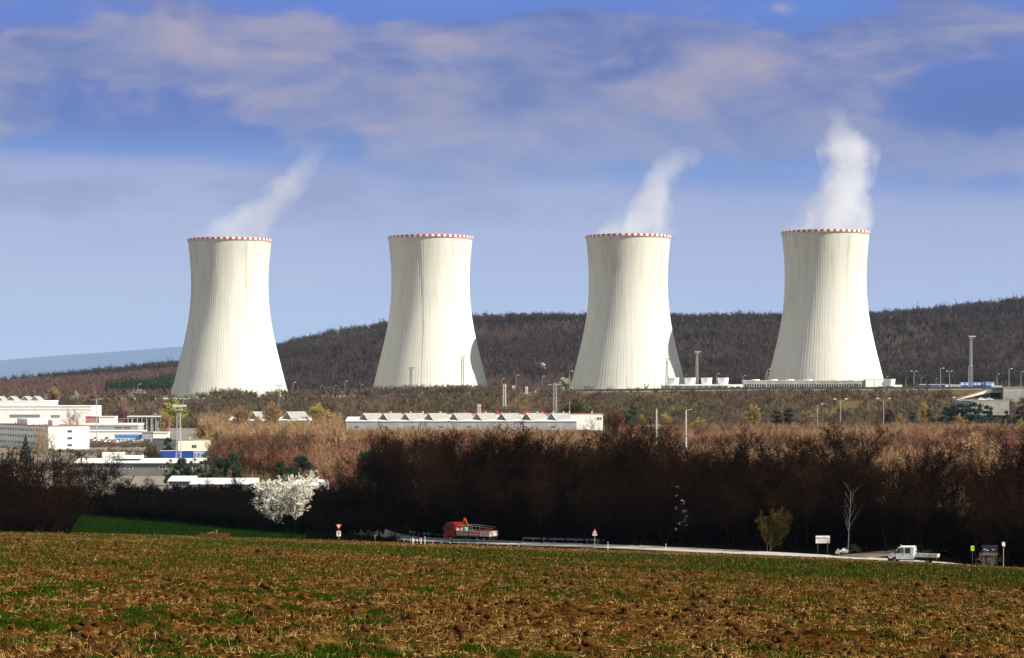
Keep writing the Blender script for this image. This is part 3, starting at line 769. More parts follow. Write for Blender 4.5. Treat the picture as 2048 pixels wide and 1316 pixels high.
# geometry-nodes scatter used only for vegetation that reads as one mass
def protoset(cname, makers):
    col = bpy.data.collections.new(cname)
    for i, (V, F, m) in enumerate(makers):
        me = npmesh(cname + '_plant', V, F, m, False)
        col.objects.link(bpy.data.objects.new(cname + '_plant', me))
    return col, len(makers)
def scatter(name, X, Y, S, cs, label, cat, dz=-.3, zs=None):
    col, nproto = cs
    N = len(X); me = bpy.data.meshes.new(name)
    me.vertices.add(N); me.vertices.foreach_set('co', np.stack([X, Y, terrain(X, Y) + dz], -1).astype(np.float32).ravel())
    for an, v in (('scl', S), ('rot', RG.random(N) * 6.283), ('zsc', zs if zs is not None else RG.uniform(.85, 1.2, N))):
        a = me.attributes.new(an, 'FLOAT', 'POINT'); a.data.foreach_set('value', v.astype(np.float32))
    a = me.attributes.new('pick', 'INT', 'POINT'); a.data.foreach_set('value', RG.integers(0, nproto, N).astype(np.int32))
    me.update()
    o = link(name, me); tag(o, label, cat, kind='stuff')
    g = bpy.data.node_groups.new(name, 'GeometryNodeTree')
    g.interface.new_socket('Geometry', in_out='INPUT', socket_type='NodeSocketGeometry'); g.interface.new_socket('Geometry', in_out='OUTPUT', socket_type='NodeSocketGeometry')
    n = g.nodes; l = g.links
    gi = n.new('NodeGroupInput'); go = n.new('NodeGroupOutput')
    ci = n.new('GeometryNodeCollectionInfo'); ci.inputs[0].default_value = col; ci.inputs['Separate Children'].default_value = True; ci.inputs['Reset Children'].default_value = True
    ip = n.new('GeometryNodeInstanceOnPoints')
    def attr(an, ty='FLOAT'):
        q = n.new('GeometryNodeInputNamedAttribute'); q.data_type = ty; q.inputs[0].default_value = an; return q.outputs[0]
    l.new(gi.outputs[0], ip.inputs['Points']); l.new(ci.outputs[0], ip.inputs['Instance'])
    ip.inputs['Pick Instance'].default_value = True; l.new(attr('pick', 'INT'), ip.inputs['Instance Index'])
    cx = n.new('ShaderNodeCombineXYZ'); l.new(attr('rot'), cx.inputs[2]); l.new(cx.outputs[0], ip.inputs['Rotation'])
    sx = n.new('ShaderNodeCombineXYZ'); s_ = attr('scl'); mm = n.new('ShaderNodeMath'); mm.operation = 'MULTIPLY'
    l.new(s_, mm.inputs[0]); l.new(attr('zsc'), mm.inputs[1]); l.new(s_, sx.inputs[0]); l.new(s_, sx.inputs[1]); l.new(mm.outputs[0], sx.inputs[2]); l.new(sx.outputs[0], ip.inputs['Scale'])
    l.new(ip.outputs[0], go.inputs[0])
    md = o.modifiers.new('scatter', 'NODES'); md.node_group = g
    return o
def low_tree(seed, H, wid, nst, twn, rad):
    """cheap bare tree for distant masses: stem, limbs and many flat twigs filling an uneven crown"""
    rg = np.random.default_rng(seed); S = [(0, 0, -.5, 0, 0, H * .6, rad * 2.6, rad * 1.6)]
    P = []
    for i in range(nst):
        az = rg.random() * 6.28; z0 = H * rg.uniform(.1, .45); L = wid * rg.uniform(.5, 1.0)
        e = np.array([math.cos(az) * L, math.sin(az) * L, min(H * rg.uniform(.55, 1.0), H)]); b_ = np.array([0, 0, z0])
        S.append((*b_, *e, rad * 1.5, rad * .8)); P.append((b_, e))
    for i in range(twn):
        b_, e = P[rg.integers(len(P))]; f = rg.uniform(.3, 1.0); q = b_ + (e - b_) * f
        d = rg.normal(size=3); d[2] = abs(d[2]) * 1.1 + .3; d /= np.linalg.norm(d)
        L = H * rg.uniform(.08, .2)
        q2 = q + d * L * .9
        S.append((*q, *q2, rad * .8, rad * .35))
    return segs_mesh(S, 2)

# hillside forest
hp = protoset('hill', [(*low_tree(100 + i, 11, 3.8, 7, 95, .13), B_hill) for i in range(6)])
n = 30000; Y = RG.uniform(2130, 3330, n); X = RG.uniform(-.36, .36, n) * Y
k = (fbm(X / 60, Y / 60, 2, 71) + .5 * (RG.random(n) - .5) > .30)
xp = X / (K * Y) + 1024
dens = np.where((xp < 360) & (Y < 3000), 0.0, 1.0); dens = np.where((xp > 960) & (xp < 1155) & (Y < 2330), 0.12, dens)
k &= RG.random(n) < dens; X, Y = X[k], Y[k]
scatter('hillside_forest', X, Y, RG.uniform(.7, 1.25, len(X)), hp, 'bare purple brown forest covering the long hill behind the towers', 'forest')
# ridge trees that break the skyline
X = np.concatenate([RG.uniform(-.36, .36, 1100) * 3240]); Y = RG.uniform(3180, 3300, len(X))
scatter('ridge_trees', X, Y, RG.uniform(.8, 1.45, len(X)), hp, 'ragged bare treetops along the crest of the hill', 'forest')
# russet scrub on the left slopes
rp_ = protoset('russet', [(*low_tree(200 + i, 6, 3.2, 6, 80, .12), B_red) for i in range(4)])
n = 9000; Y = RG.uniform(1900, 3050, n); X = RG.uniform(-.34, -.142, n) * Y
scatter('russet_scrub', X, Y, RG.uniform(.6, 1.2, n), rp_, 'reddish brown scrub on the low slope at the far left', 'scrub')
n = 500; Y = RG.uniform(2060, 2330, n); X = RG.uniform(-.02, .035, n) * Y
scatter('russet_clearing', X, Y, RG.uniform(.3, .6, n), rp_, 'reddish undergrowth in the clearing between the middle towers', 'scrub')
# far conifer patch
def conifer(seed, H, W, n, s):
    rg = np.random.default_rng(seed); z = H * (1 - np.sqrt(rg.random(n)) * .92); r = W * (1 - z / H) ** .8 * (.55 + .45 * rg.random(n)) * (1 + .25 * np.sin(z * 5.0))
    a = rg.random(n) * 6.28; C = np.stack([r * np.cos(a), r * np.sin(a), z - .1 * r], -1)
    V, F = cards(C, rg.uniform(.6, 1.3, n) * s, rg); t = segs_mesh([(0, 0, -.5, 0, 0, H * .95, H * .018, H * .004)], 2)
    return V, F, t
def cfull(seed, H, W, n, s): V, F, t = conifer(seed, H, W, n, s); return cat_mesh([(V, F), t])
cp = protoset('conifers', [(*cfull(300 + i, 14, 2.9, 150, .5), B_pine) for i in range(3)])
n = 900; Y = RG.uniform(1960, 2420, n); px = RG.uniform(212, 352, n); X = (px - 1024) * K * Y
k = (Y < 1990 + (px - 205) * 3.4); scatter('conifer_wood', X[k], Y[k], RG.uniform(.7, 1.1, k.sum()), cp, 'dark green conifer wood left of the leftmost cooling tower', 'conifer wood')
# embankment shrubs
bp = protoset('bank', [(*low_tree(400 + i, 4.5, 2.6, 8, 130, .07), B_bank) for i in range(6)])
n = 26000; Y = RG.uniform(1330, 1590, n); X = RG.uniform(-.34, .34, n) * Y; xp = X / (K * Y) + 1024
k = fbm(X / 22, Y / 22, 3, 91) + .3 * (RG.random(n) - .5) > .34
wv = 26 * (fbm(X / 14, Y / 14, 3, 95) - .5)
k &= ~((Y > 1538 + wv * .6) & (xp > 1120) & (xp < 1990) & (RG.random(n) < .93))
k &= ~((xp > 1030 + wv) & (xp < 1072 + wv) & (Y < 1560 + wv) & (Y > 1470 - wv * 2) & (RG.random(n) < .85)) & ~((Y > 1572) & (xp > 1120) & (xp < 1800)) & ~((Y > 1565) & (xp < 420)) & ~((Y > 1500 + wv * 2) & (xp > 1905 + wv * 2))
S = RG.uniform(.6, 1.25, n) * np.where((Y > 1540) & (xp > 380) & (xp < 990), 1.35, 1.0)
scatter('embankment_scrub', X[k], Y[k], S[k], bp, 'brown and olive scrub covering the embankment below the towers', 'scrub')
# sunlit valley woodland
vp = protoset('valley', [(*low_tree(500 + i, 8, 2.8, 9, 380, .038), B_rust) for i in range(6)])
vd = protoset('valley_brown', [(*low_tree(540 + i, 8.5, 2.8, 10, 380, .04), B_brown) for i in range(4)])
vt = protoset('valley_tan', [(*low_tree(520 + i, 9, 2.8, 9, 380, .038), B_tan) for i in range(5)])
def valley(n, y0, y1, u0, u1, seed):
    Y = np.sqrt(RG.uniform(y0 ** 2, y1 ** 2, n)); X = RG.uniform(u0, u1, n) * Y; return X, Y
X, Y = valley(12500, 470, 1230, -.14, .31, 0); xp = X / (K * Y) + 1024
lim = np.interp(xp, [400, 480, 560, 640, 700, 1160, 1220, 1290, 1400, 2100], [700, 1000, 1000, 1010, 1040, 1100, 1150, 1180, 1230, 1240])
lo_ = np.interp(xp, [400, 640, 660, 2100], [615, 605, 470, 470])
k = (Y < lim) & (Y > lo_) & (xp > 428 + 10 * np.sin(Y / 9)); X, Y, xp = X[k], Y[k], xp[k]
pk = fbm(X / 45, Y / 60, 3, 15) + .25 * (RG.random(len(X)) - .5); tn = pk > (.58 - .10 * (Y > 950)); dn = pk < .42
TY_ = np.interp(xp, [400, 480, 640, 690, 1160, 1210, 1250, 1400, 1600, 1800, 2048, 2200], [890, 858, 852, 857, 860, 866, 850, 848, 848, 846, 848, 848])
smax = ((765 - TY_) * K * Y - terrain(X, Y)) / 8.8; SW = np.clip(RG.uniform(.75, 1.15, len(X)), .2, np.maximum(smax, .2) * RG.uniform(.8, 1.05, len(X)))
scatter('brown_woodland', X[dn], Y[dn], SW[dn] * 1.03, vd, 'darker brown bare trees mixed through the russet valley woodland', 'woodland'); tr_ = ~tn & ~dn
scatter('russet_woodland', X[tr_], Y[tr_], SW[tr_], vp, 'sunlit reddish bare woodland filling the valley behind the dark trees', 'woodland')
scatter('tan_woodland', X[tn], Y[tn], SW[tn], vt, 'tan and yellowish bare trees mixed through the valley woodland', 'woodland')
X, Y = valley(1300, 800, 1330, -.14, -.075, 0); xp = X / (K * Y) + 1024; k = (xp > 405) & (xp < 700) & (Y > 830 + np.maximum(0, 470 - xp) * 2.2); k &= ~((Y > 1195) & (Y < 1270))
X, Y, xp = X[k], Y[k], xp[k]; sg = RG.uniform(.8, 1.15, len(X)); cap = ((765 - 842) * K * Y - terrain(X, Y)) / 9.6; sg = np.where((xp > 452) & (xp < 632) & (Y < 1262), np.minimum(sg, np.maximum(cap, .25) * RG.uniform(.85, 1.06, len(X))), sg)
scatter('birch_grove', X, Y, sg, vt, 'tan leafless grove in front of the sawtooth roofed halls', 'woodland')
n = 900; Y = np.concatenate([RG.uniform(672, 732, n), RG.uniform(812, 885, n), RG.uniform(930, 978, n)]); px = np.concatenate([RG.uniform(-60, 310, n), RG.uniform(-60, 290, n), RG.uniform(168, 330, n)]); X = (px - 1024) * K * Y
k = fbm(X / 12, Y / 12, 3, 87) > .42; k &= ~((px > 190) & (px < 290) & (Y > 740) & (Y < 800)); scatter('yard_scrub', X[k], Y[k], RG.uniform(.15, .45, k.sum()), bp, 'low brown scrub on the banks between the buildings at the left', 'scrub')
up_ = protoset('under', [(*low_tree(600 + i, 4.2, 2.6, 10, 260, .05), mat('undergrowth_with_shade', (0.0045, 0.0035, 0.0020), 1.0, .4, .3)) for i in range(5)])  # undergrowth plants, missing thicket self-shadow put into their near-black colour
def und(n, x0, x1, d0, d1):
    X = RG.uniform(x0, x1, n); Y = edgeY(X) + RG.uniform(d0, d1, n); return X, Y
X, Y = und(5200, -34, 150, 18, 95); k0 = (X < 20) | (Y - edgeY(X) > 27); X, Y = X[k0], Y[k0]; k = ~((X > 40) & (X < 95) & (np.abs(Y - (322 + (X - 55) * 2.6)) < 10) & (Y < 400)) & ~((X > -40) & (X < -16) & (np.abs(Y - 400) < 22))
scatter('dark_undergrowth', X[k], Y[k], RG.uniform(.6, 1.5, k.sum()), up_, 'dense undergrowth at the foot of the bare trees, shade painted into its dark brown', 'undergrowth')
n = 4200; X = RG.uniform(-130, -22, n); Y = np.interp(X, [-130, -89, -45, -34, -22], [470, 462, 408, 398, 392]) + RG.random(n) ** 1.3 * 95
k = Y < 512; X, Y = X[k], Y[k]
n = 130; X = np.concatenate([X, RG.uniform(-105, -74, n)]); Y = np.concatenate([Y, 372 + RG.uniform(0, 26, n)])
n = 90; xx = RG.uniform(-34, -18.5, n); X = np.concatenate([X, xx]); Y = np.concatenate([Y, edgeY(xx) + RG.uniform(1.5, 9, n)])
S = RG.uniform(.55, 1.0, len(X)); S[-90:] *= .45
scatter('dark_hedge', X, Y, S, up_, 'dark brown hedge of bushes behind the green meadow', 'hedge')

# ------------------------------------------------------------------ individual trees of the dark thicket behind the road
DK = []
kwA = [dict(stems=2, stemspread=.30, first=.28, kids_=(11, 7, 6, 3), ang=(.55, .6, .7, .8), ratio=(.50, .50, .50, .55), up=(.35, .25, .1), rmin=.018, wob=.13),
       dict(stems=1, first=.30, kids_=(14, 8, 6, 3), ang=(.65, .65, .7, .8), ratio=(.48, .50, .50, .55), up=(.35, .22, .1), rmin=.018, wob=.12),
       dict(stems=3, stemspread=.38, first=.25, kids_=(9, 7, 5, 3), ang=(.5, .6, .7, .8), ratio=(.46, .5, .5, .55), up=(.35, .25, .1), rmin=.018, wob=.14)]
for i in range(5):
    DK.append(Maker(bare_tree('bare_tree', 'tall dark leafless tree in the thicket behind the road', 'tree', 40 + i, 12.0, B_dark, B_darktw, 'leafless trees of the dark thicket', **kwA[i % 3])))
TOPX = np.array([560, 620, 660, 700, 780, 830, 870, 1000, 1080, 1130, 1160, 1220, 1280, 1350, 1450, 1550, 1620, 1680, 1750, 1850, 1950, 2048, 2400.])
TOPY = np.array([990, 965, 930, 905, 888, 862, 850, 850, 848, 856, 862, 855, 850, 885, 905, 900, 880, 870, 895, 890, 880, 872, 880.])
rnd = random.Random(5); nd = 0
for row, (d, hf, step) in enumerate(((16, .60, 4.6), (24, .80, 4.6), (33, .95, 4.4), (43, 1.0, 4.4), (56, .95, 5.0), (72, .88, 6.0))):
    x = -27.0 + row * 1.3
    while x < 112:
        X = x + rnd.uniform(-1.5, 1.5); Y = float(edgeY(X)) + d + rnd.uniform(-3, 3); x += step
        px = X / (K * Y) + 1024
        if px < 640 or px > 2230: continue
        if d < 30 and X < -16: continue
        if px > 1858 and px < 1925 and d < 60: continue              # gap of the side road
        if 1560 < px < 1880 and d < 20: continue
        z0 = T(X, Y); H = (WZ(float(np.interp(px, TOPX, TOPY)) - 16 - 10 * (px > 1300), Y) - z0) * hf * rnd.choice((.78, .86, .92, .97, 1.0, 1.05, 1.10))
        H = max(4.5, min(21, H))
        DK[rnd.randrange(5)].put((X, Y, z0), rnd.random() * 6.28, sc=(H / 12 * rnd.uniform(.85, 1.1), H / 12 * rnd.uniform(.85, 1.1), H / 12))
        nd += 1
print('dark trees', nd)
# big dark shrubs at the left edge of the field
SH = []
for i in range(3):
    SH.append(Maker(bare_tree('bare_shrub', 'x', 'shrub', 60 + i, 7.0, B_dark, B_darktw, 'dark shrubs at the left end of the field', stems=9, stemspread=.75, first=.15, kids_=(9, 6, 4), ang=(.6, .7, .8), ratio=(.5, .5, .5), up=(.2, .15, .05), rmin=.016, wob=.16)))
for k, (px, Y, H, lb) in enumerate(((8, 380, 15.0, 'tall dark leafless shrub cut by the left edge of the picture'), (58, 376, 15.5, 'broad dark leafless shrub, the highest part of the thicket at the left of the field'),
                                    (100, 371, 14.0, 'dark leafless shrub with pale upright stems near the right end of the left thicket'), (134, 366, 9.0, 'low dark shrub that ends the thicket beside the green meadow'),
                                    (-40, 385, 15, 'dark leafless shrub just outside the left thicket edge'), (32, 368, 8.0, 'low tangled shrub in front of the left thicket, by the field'), (84, 364, 6.0, 'small tangled shrub at the field edge below the left thicket'), (15, 364, 5.5, 'small leafless shrub at the far lower left of the thicket'))):
    g = G(px, Y); SH[k % 3].put(g, k * 1.3, lb, sc=(H / 7 * .8, H / 7 * .8, H / 7))
# trees of the hedge behind the meadow
HT = Maker(bare_tree('hedge_tree', 'x', 'tree', 71, 8.0, B_dark, B_darktw, 'trees rising from the hedge behind the meadow', stems=2, stemspread=.5, first=.2, kids_=(10, 7, 6, 2), ang=(.65, .65, .75, .8), ratio=(.5, .5, .5, .5), rmin=.017, wob=.15))
for px, Y, top, lb in ((172, 490, 893, 'dark spreading hedge tree left of the white roof with the brown clump'), (215, 486, 897, 'dark hedge tree with dense clumps in front of the long white roof'), (248, 492, 930, 'low dark hedge tree beside the end of the clumpy hedge trees'),
                       (300, 500, 948, 'dark bare hedge tree below the blue containers'), (372, 478, 965, 'dark bare tree in front of the small flat white roof'), (430, 482, 952, 'dark bare tree standing against the low white roofs'), (470, 500, 940, 'thin dark tree at the right end of the green pines'), (505, 488, 975, 'low dark tree left of the white blossom tree'), (660, 470, 945, 'dark bare tree right of the blossoming tree'), (700, 455, 915, 'dark bare tree at the left shoulder of the tall thicket'), (130, 500, 905, 'dark hedge tree before the white office block')):
    x, y, z = G(px, Y); H = WZ(top, Y) - z; HT.put((x, y, z), px, lb, sc=(H / 8 * 1.15, H / 8 * 1.15, H / 8))

# ---- white blossoming tree (trunk, limbs, flower clumps along the twigs)
rnd = random.Random(12)
out, tips = grow(rnd, 9.6, stems=4, stemspread=.52, first=.30, kids_=(11, 7, 5), ang=(.55, .65, .7), ratio=(.44, .46, .5), up=(.25, .2, .1), rmin=.015, wob=.12)
bt = thing('blossom_tree', 'round tree covered in white blossom beside the green meadow', 'tree', G(579, 366), 0.4, sc=(.98, .98, .97))
link('trunk', npmesh('trunk', *cat_mesh([segs_mesh(v, 5 if k == 0 else 3) for k, v in out.items()]), B_dark, False), bt)
C = []; S_ = []
for lv in (2, 3):
    for s in out[lv]:
        p0, p1 = np.array(s[:3]), np.array(s[3:6])
        if p1[2] < 2.2: continue
        nn = 11 if lv == 3 else 5
        for q in range(nn):
            C.append(p0 + (p1 - p0) * RG.random() + RG.normal(size=3) * .07); S_.append(RG.uniform(.04, .10))
C = np.array(C); V, F = cards(C, np.array(S_), RG)
link('crown', npmesh('crown', V, F, B_blossom, False), bt)
print('blossom', len(C))

# ---- generic leafy/needled trees
def clump_tree(name, label, cat, H, W, seed, m_leaf, m_tr, n=5000, s=.12, nb=26, z0=.2, grp=None, flatn=1.0):
    rg = np.random.default_rng(seed); r = thing(name, label, cat, (0, 0, 0), 0, grp)
    S = [(0, 0, -.3, 0, 0, H * .9, H * .022, H * .006)]; cs = []
    for i in range(nb):
        az = i * 2.4 + rg.random(); f = rg.uniform(z0, 1.0); zz = H * f
        rr = W * (math.sin(min(1, (1 - f) * 1.25 + .18) * math.pi / 2)) * rg.uniform(.55, 1.0)
        e = np.array([math.cos(az) * rr, math.sin(az) * rr, zz]); S.append((0, 0, zz * .75, *e, H * .008, H * .003)); cs.append((e, W * rg.uniform(.22, .42)))
    k = rg.integers(0, nb, n); c0 = np.array([c[0] for c in cs])[k]; cr = np.array([c[1] for c in cs])[k]
    d = rg.normal(size=(n, 3)); d /= np.linalg.norm(d, axis=1)[:, None]; d[:, 2] *= .7 * flatn
    C = c0 + d * (cr * rg.random(n) ** .45)[:, None]
    V, F = cards(C, rg.uniform(.6, 1.4, n) * s, rg)
    link('trunk', npmesh('trunk', *segs_mesh(S, 4), m_tr, False), r); link('crown', npmesh('crown', V, F, m_leaf, False), r)
    return r
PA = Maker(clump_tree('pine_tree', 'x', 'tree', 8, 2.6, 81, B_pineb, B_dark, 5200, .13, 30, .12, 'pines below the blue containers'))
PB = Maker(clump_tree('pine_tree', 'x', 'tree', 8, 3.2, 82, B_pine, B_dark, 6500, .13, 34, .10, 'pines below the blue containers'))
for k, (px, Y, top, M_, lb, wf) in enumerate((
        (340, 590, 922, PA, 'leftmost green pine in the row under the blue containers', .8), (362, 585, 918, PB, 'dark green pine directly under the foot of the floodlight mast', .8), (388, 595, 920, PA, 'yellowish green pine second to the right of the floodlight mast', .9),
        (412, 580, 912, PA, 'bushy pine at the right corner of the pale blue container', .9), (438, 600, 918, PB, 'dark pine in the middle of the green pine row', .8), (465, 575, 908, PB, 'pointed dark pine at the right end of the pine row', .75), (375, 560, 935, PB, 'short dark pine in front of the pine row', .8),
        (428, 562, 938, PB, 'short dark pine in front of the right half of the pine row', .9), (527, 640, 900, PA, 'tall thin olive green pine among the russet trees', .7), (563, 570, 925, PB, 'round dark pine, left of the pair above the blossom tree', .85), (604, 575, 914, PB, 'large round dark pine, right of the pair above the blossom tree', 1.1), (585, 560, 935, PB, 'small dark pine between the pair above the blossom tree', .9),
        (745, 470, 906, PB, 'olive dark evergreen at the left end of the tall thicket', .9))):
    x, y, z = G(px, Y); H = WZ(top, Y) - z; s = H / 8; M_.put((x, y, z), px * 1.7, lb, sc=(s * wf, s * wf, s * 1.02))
# spruce by the office
V, F, tr = conifer(90, 9, 2.4, 2600, .16)
r = thing('spruce_tree', 'single dark blue green spruce in front of the grey office wing', 'tree', G(51, 740)); link('trunk', npmesh('trunk', *tr, B_dark, False), r); link('crown', npmesh('crown', V, F, B_pine, False), r)
r.scale = (1.0, 1.0, (WZ(868, 740) - T(WX(51, 740), 740)) / 9)
r = clump_tree('evergreen_tree', 'small round dark evergreen in front of the beige building', 'tree', 5.5, 1.9, 91, B_pine, B_dark, 3000, .12); r.location = G(336, 770); r.scale = (1.1, 1.1, (WZ(878, 770) - r.location.z) / 5.5)
# pines on the right beneath the concrete structure
PC = Maker(clump_tree('pine_tree', 'x', 'tree', 8, 2.8, 83, B_pine, B_dark, 2600, .22, 26, .1, 'small pines below the embankment on the right'))
for px, Y, top, wf, lb in ((1555, 1290, 822, .9, 'pair of joined green pines left of the curved street lamp'), (1577, 1285, 818, .9, 'green pine right beside the pair near the curved street lamp'), (1782, 1300, 820, .8, 'green pine just right of the forked street lamp'), (1825, 1290, 824, .8, 'second small pine to the right of the forked street lamp'),
                      (1893, 1310, 815, 1.0, 'dark pine under the lower end of the ramp'), (1925, 1305, 808, 1.1, 'broad dark pine under the middle of the ramp'), (1950, 1295, 806, 1.1, 'broad dark pine under the two parked white cars'), (1975, 1300, 812, .9, 'dark pine under the dark gateway of the concrete structure'),
                      (2015, 1290, 822, .8, 'small pine near the right edge below the concrete structure'), (2042, 1300, 812, .9, 'dark pine at the right edge of the picture'), (1858, 1300, 818, .8, 'small pine midway between the forked lamp and the ramp'), (1265, 1340, 812, .8, 'lone dark green pine right of the long white factory')):
    x, y, z = G(px, Y); H = max(5, WZ(top, Y) - z); s = H / 8; PC.put((x, y, z), px, lb, sc=(s * wf * 1.1, s * wf * 1.1, s))
# willows, poplars and other single trees with their own colour
def fine_tree(name, label, cat, seed, H, m, mtr=None, grp=None, wide=.34, dens=9):
    return bare_tree(name, label, cat, seed, H, mtr or B_grey, m, grp, trunk_lv=0, stems=3, stemspread=wide, first=.12, kids_=(dens + 3, 7, 6, 2), ang=(.5, .55, .6, .6), ratio=(.5, .5, .5, .6), up=(.3, .2, .1), rmin=.04, wob=.12)
FT = {}
for k_, m_, sd_, w_ in (('y', B_yellow, 111, .30), ('t', B_tan, 112, .30), ('o', B_olive, 113, .40), ('l', B_lime, 114, .4), ('p', B_pink, 115, .25), ('w', B_birch, 116, .22), ('r', B_rust, 117, .3)):
    FT[k_] = Maker(fine_tree({'y': 'willow_tree', 't': 'poplar_tree', 'o': 'olive_bush', 'l': 'green_bush', 'p': 'bare_tree', 'w': 'birch_tree', 'r': 'russet_tree'}[k_], 'x', 'bush' if k_ in 'ol' else 'tree', sd_, 8, m_, None, 'single trees around the works', w_))
FT['n'] = Maker(bare_tree('slender_tree', 'x', 'tree', 119, 8, B_grey, B_tan, 'single trees around the works', trunk_lv=1, stems=3, stemspread=.35, first=.3, kids_=(8, 5, 4), ang=(.5, .55, .6), ratio=(.5, .5, .5), up=(.3, .2, .1), rmin=.02, wob=.12))
for kd, px, Y, top, wf, lb in (
        ('y', 650, 1150, 803, 1.3, 'wide yellow willow standing between the sawtooth hall and the long factory'), ('y', 600, 1060, 836, 1.4, 'ochre yellow round tree right of the two roof peaks'), ('t', 480, 1100, 808, .8, 'tall tan poplar left of the first roof peak'), ('t', 545, 1120, 800, .8, 'tall tan poplar between the two roof peaks'),
        ('t', 515, 1000, 830, .9, 'pale tan birch clump in front of the sawtooth hall'), ('o', 668, 1060, 842, 1.2, 'grey green rounded bush in front of the long factory'), ('y', 432, 900, 850, 1.1, 'yellowish tree right of the beige building'), ('t', 405, 960, 838, 1.0, 'tan leafless tree rising behind the beige building'),
        ('l', 347, 1360, 795, 1.5, 'bright yellow green bush above the floodlight mast'), ('t', 330, 1100, 822, 1.0, 'tan tree left of the tall lattice floodlight mast'), ('o', 296, 700, 888, 1.2, 'light green rounded bush beside the blue container'), ('p', 243, 1340, 796, .8, 'slender pinkish bare tree above the steel canopy'),
        ('t', 108, 1500, 772, 1.0, 'pale beige bare tree behind the big white hall'), ('p', 185, 1520, 778, .9, 'pinkish bare tree left of the pipeline end'), ('p', 225, 1530, 776, .9, 'pinkish bare tree behind the pipeline'), ('w', 152, 1515, 780, .6, 'thin whitish birch left of the power pole'),
        ('n', 150, 1060, 812, 1.2, 'spreading bare tree in front of the white hall'), ('n', 98, 690, 856, .9, 'light twiggy tree in front of the office gable'), ('n', 78, 700, 842, .8, 'olive twiggy tree hiding the office corner'), ('n', 20, 680, 878, .9, 'thin grey tree before the grey office wing'),
        ('y', 1500, 1240, 806, 1.1, 'golden yellow willow below the dark part of the embankment'), ('y', 1335, 1230, 822, 1.0, 'golden bush right of the small white hut'), ('y', 1290, 1225, 826, 1.0, 'golden bush behind the small white hut'), ('r', 1235, 1215, 818, 1.0, 'orange brown tree beside the white factory end'), ('l', 1400, 1260, 834, 1.6, 'low yellow green bush between the two concrete poles and the willow'),
        ('r', 1772, 1330, 810, .7, 'orange small tree beside the forked street lamp'), ('y', 1845, 1300, 798, .55, 'narrow yellow poplar on the right'), ('y', 1805, 1240, 824, .8, 'yellow bush between the small right hand pines'), ('y', 1925, 1200, 825, 1.0, 'golden bush in front of the broad right hand pines'), ('y', 2045, 1180, 835, .9, 'golden bush at the right edge'), ('o', 1160, 1380, 790, 1.3, 'grey green bush on the dark embankment below the third tower'),
        ('t', 1640, 640, 860, 1.0, 'pale branched tree rising above the thicket at the right'), ('t', 1950, 560, 862, 1.0, 'pale branched tree above the thicket near the right edge'), ('r', 745, 700, 868, 1.0, 'reddish tree left of the tall thicket'), ('t', 690, 680, 880, .9, 'pale tan tree rising left of the tall thicket')):
    x, y, z = G(px, Y, -.2); H = max(3, WZ(top, Y) - z); s = H / 8; FT[kd].put((x, y, z), px, lb, sc=(s * wf, s * wf, s))
for m_ in DK + SH + list(FT.values()) + [PA, PB, PC, HT]: m_.end()
# white flowering bushes
def flower_bush(name, label, loc, H, W, seed, n, s, m_leaf=B_blossom):
    r = clump_tree(name, label, 'bush', H, W, seed, m_leaf, B_dark, n, s, 16, .25); r.location = loc
flower_bush('flowering_bush', 'large pale flowering bush on the embankment left of the third tower', G(1130, 1560), 9, 6.0, 131, 5000, .30, mat('cream_blossom', (.42, .43, .30), .8, .3, .3))
flower_bush('flowering_bush', 'small white flowering tree alone on the hillside between the middle towers', G(1085, 2380), 11, 3.4, 132, 1200, .35)
flower_bush('flowering_bush', 'low white flowering bush in the dark hedge above the meadow', G(200, 466), 5, 4.5, 133, 900, .12, mat('dull_blossom', (.13, .11, .08), .8, .3, .3))
flower_bush('flowering_bush', 'small white flowering shrub inside the dark thicket', G(1362, 338), 10.5, 1.1, 134, 130, .06)
flower_bush('flowering_bush', 'knee high white flowering bush at the road edge left of the parked flatbed van', G(1685, 318), .95, .9, 135, 260, .07)
flower_bush('green_bush', 'low olive green bush by the road, left of the white van', G(1708, 319), 1.3, 1.1, 136, 900, .06, mat('dull_olive_leaf', (.07, .06, .016), .8, .3, .3))
r = bare_tree('birch_tree', 'slender pale birch standing in front of the dark thicket behind the white van', 'tree', 141, 10, B_birch, B_grey, trunk_lv=1, stems=1, first=.25, kids_=(12, 4), ang=(.55, .6), ratio=(.30, .4), rmin=.010, wob=.06, r0=.06); x, y, z = G(1695, 322); r.location = (x, y, z); r.scale = (1, 1, (WZ(958, 322) - z) / 10)
r = fine_tree('budding_bush', 'budding yellow green bush glowing in front of the dark thicket', 'bush', 142, 4.6, mat('budding_twig', (.085, .065, .018), .9, .3, .3), grp=None, wide=.5, dens=9); x, y, z = G(1538, 326); r.location = (x, y, z); r.scale = (1.05, 1.05, (WZ(1010, 326) - z) / 4.6)
r = bare_tree('bare_shrub', 'thin leafless shrub in front of the colourful notice board', 'shrub', 143, 2.6, B_grey, B_grey, trunk_lv=0, stems=9, stemspread=.5, first=.2, kids_=(6, 4), rmin=.012); r.location = G(1978, 300)

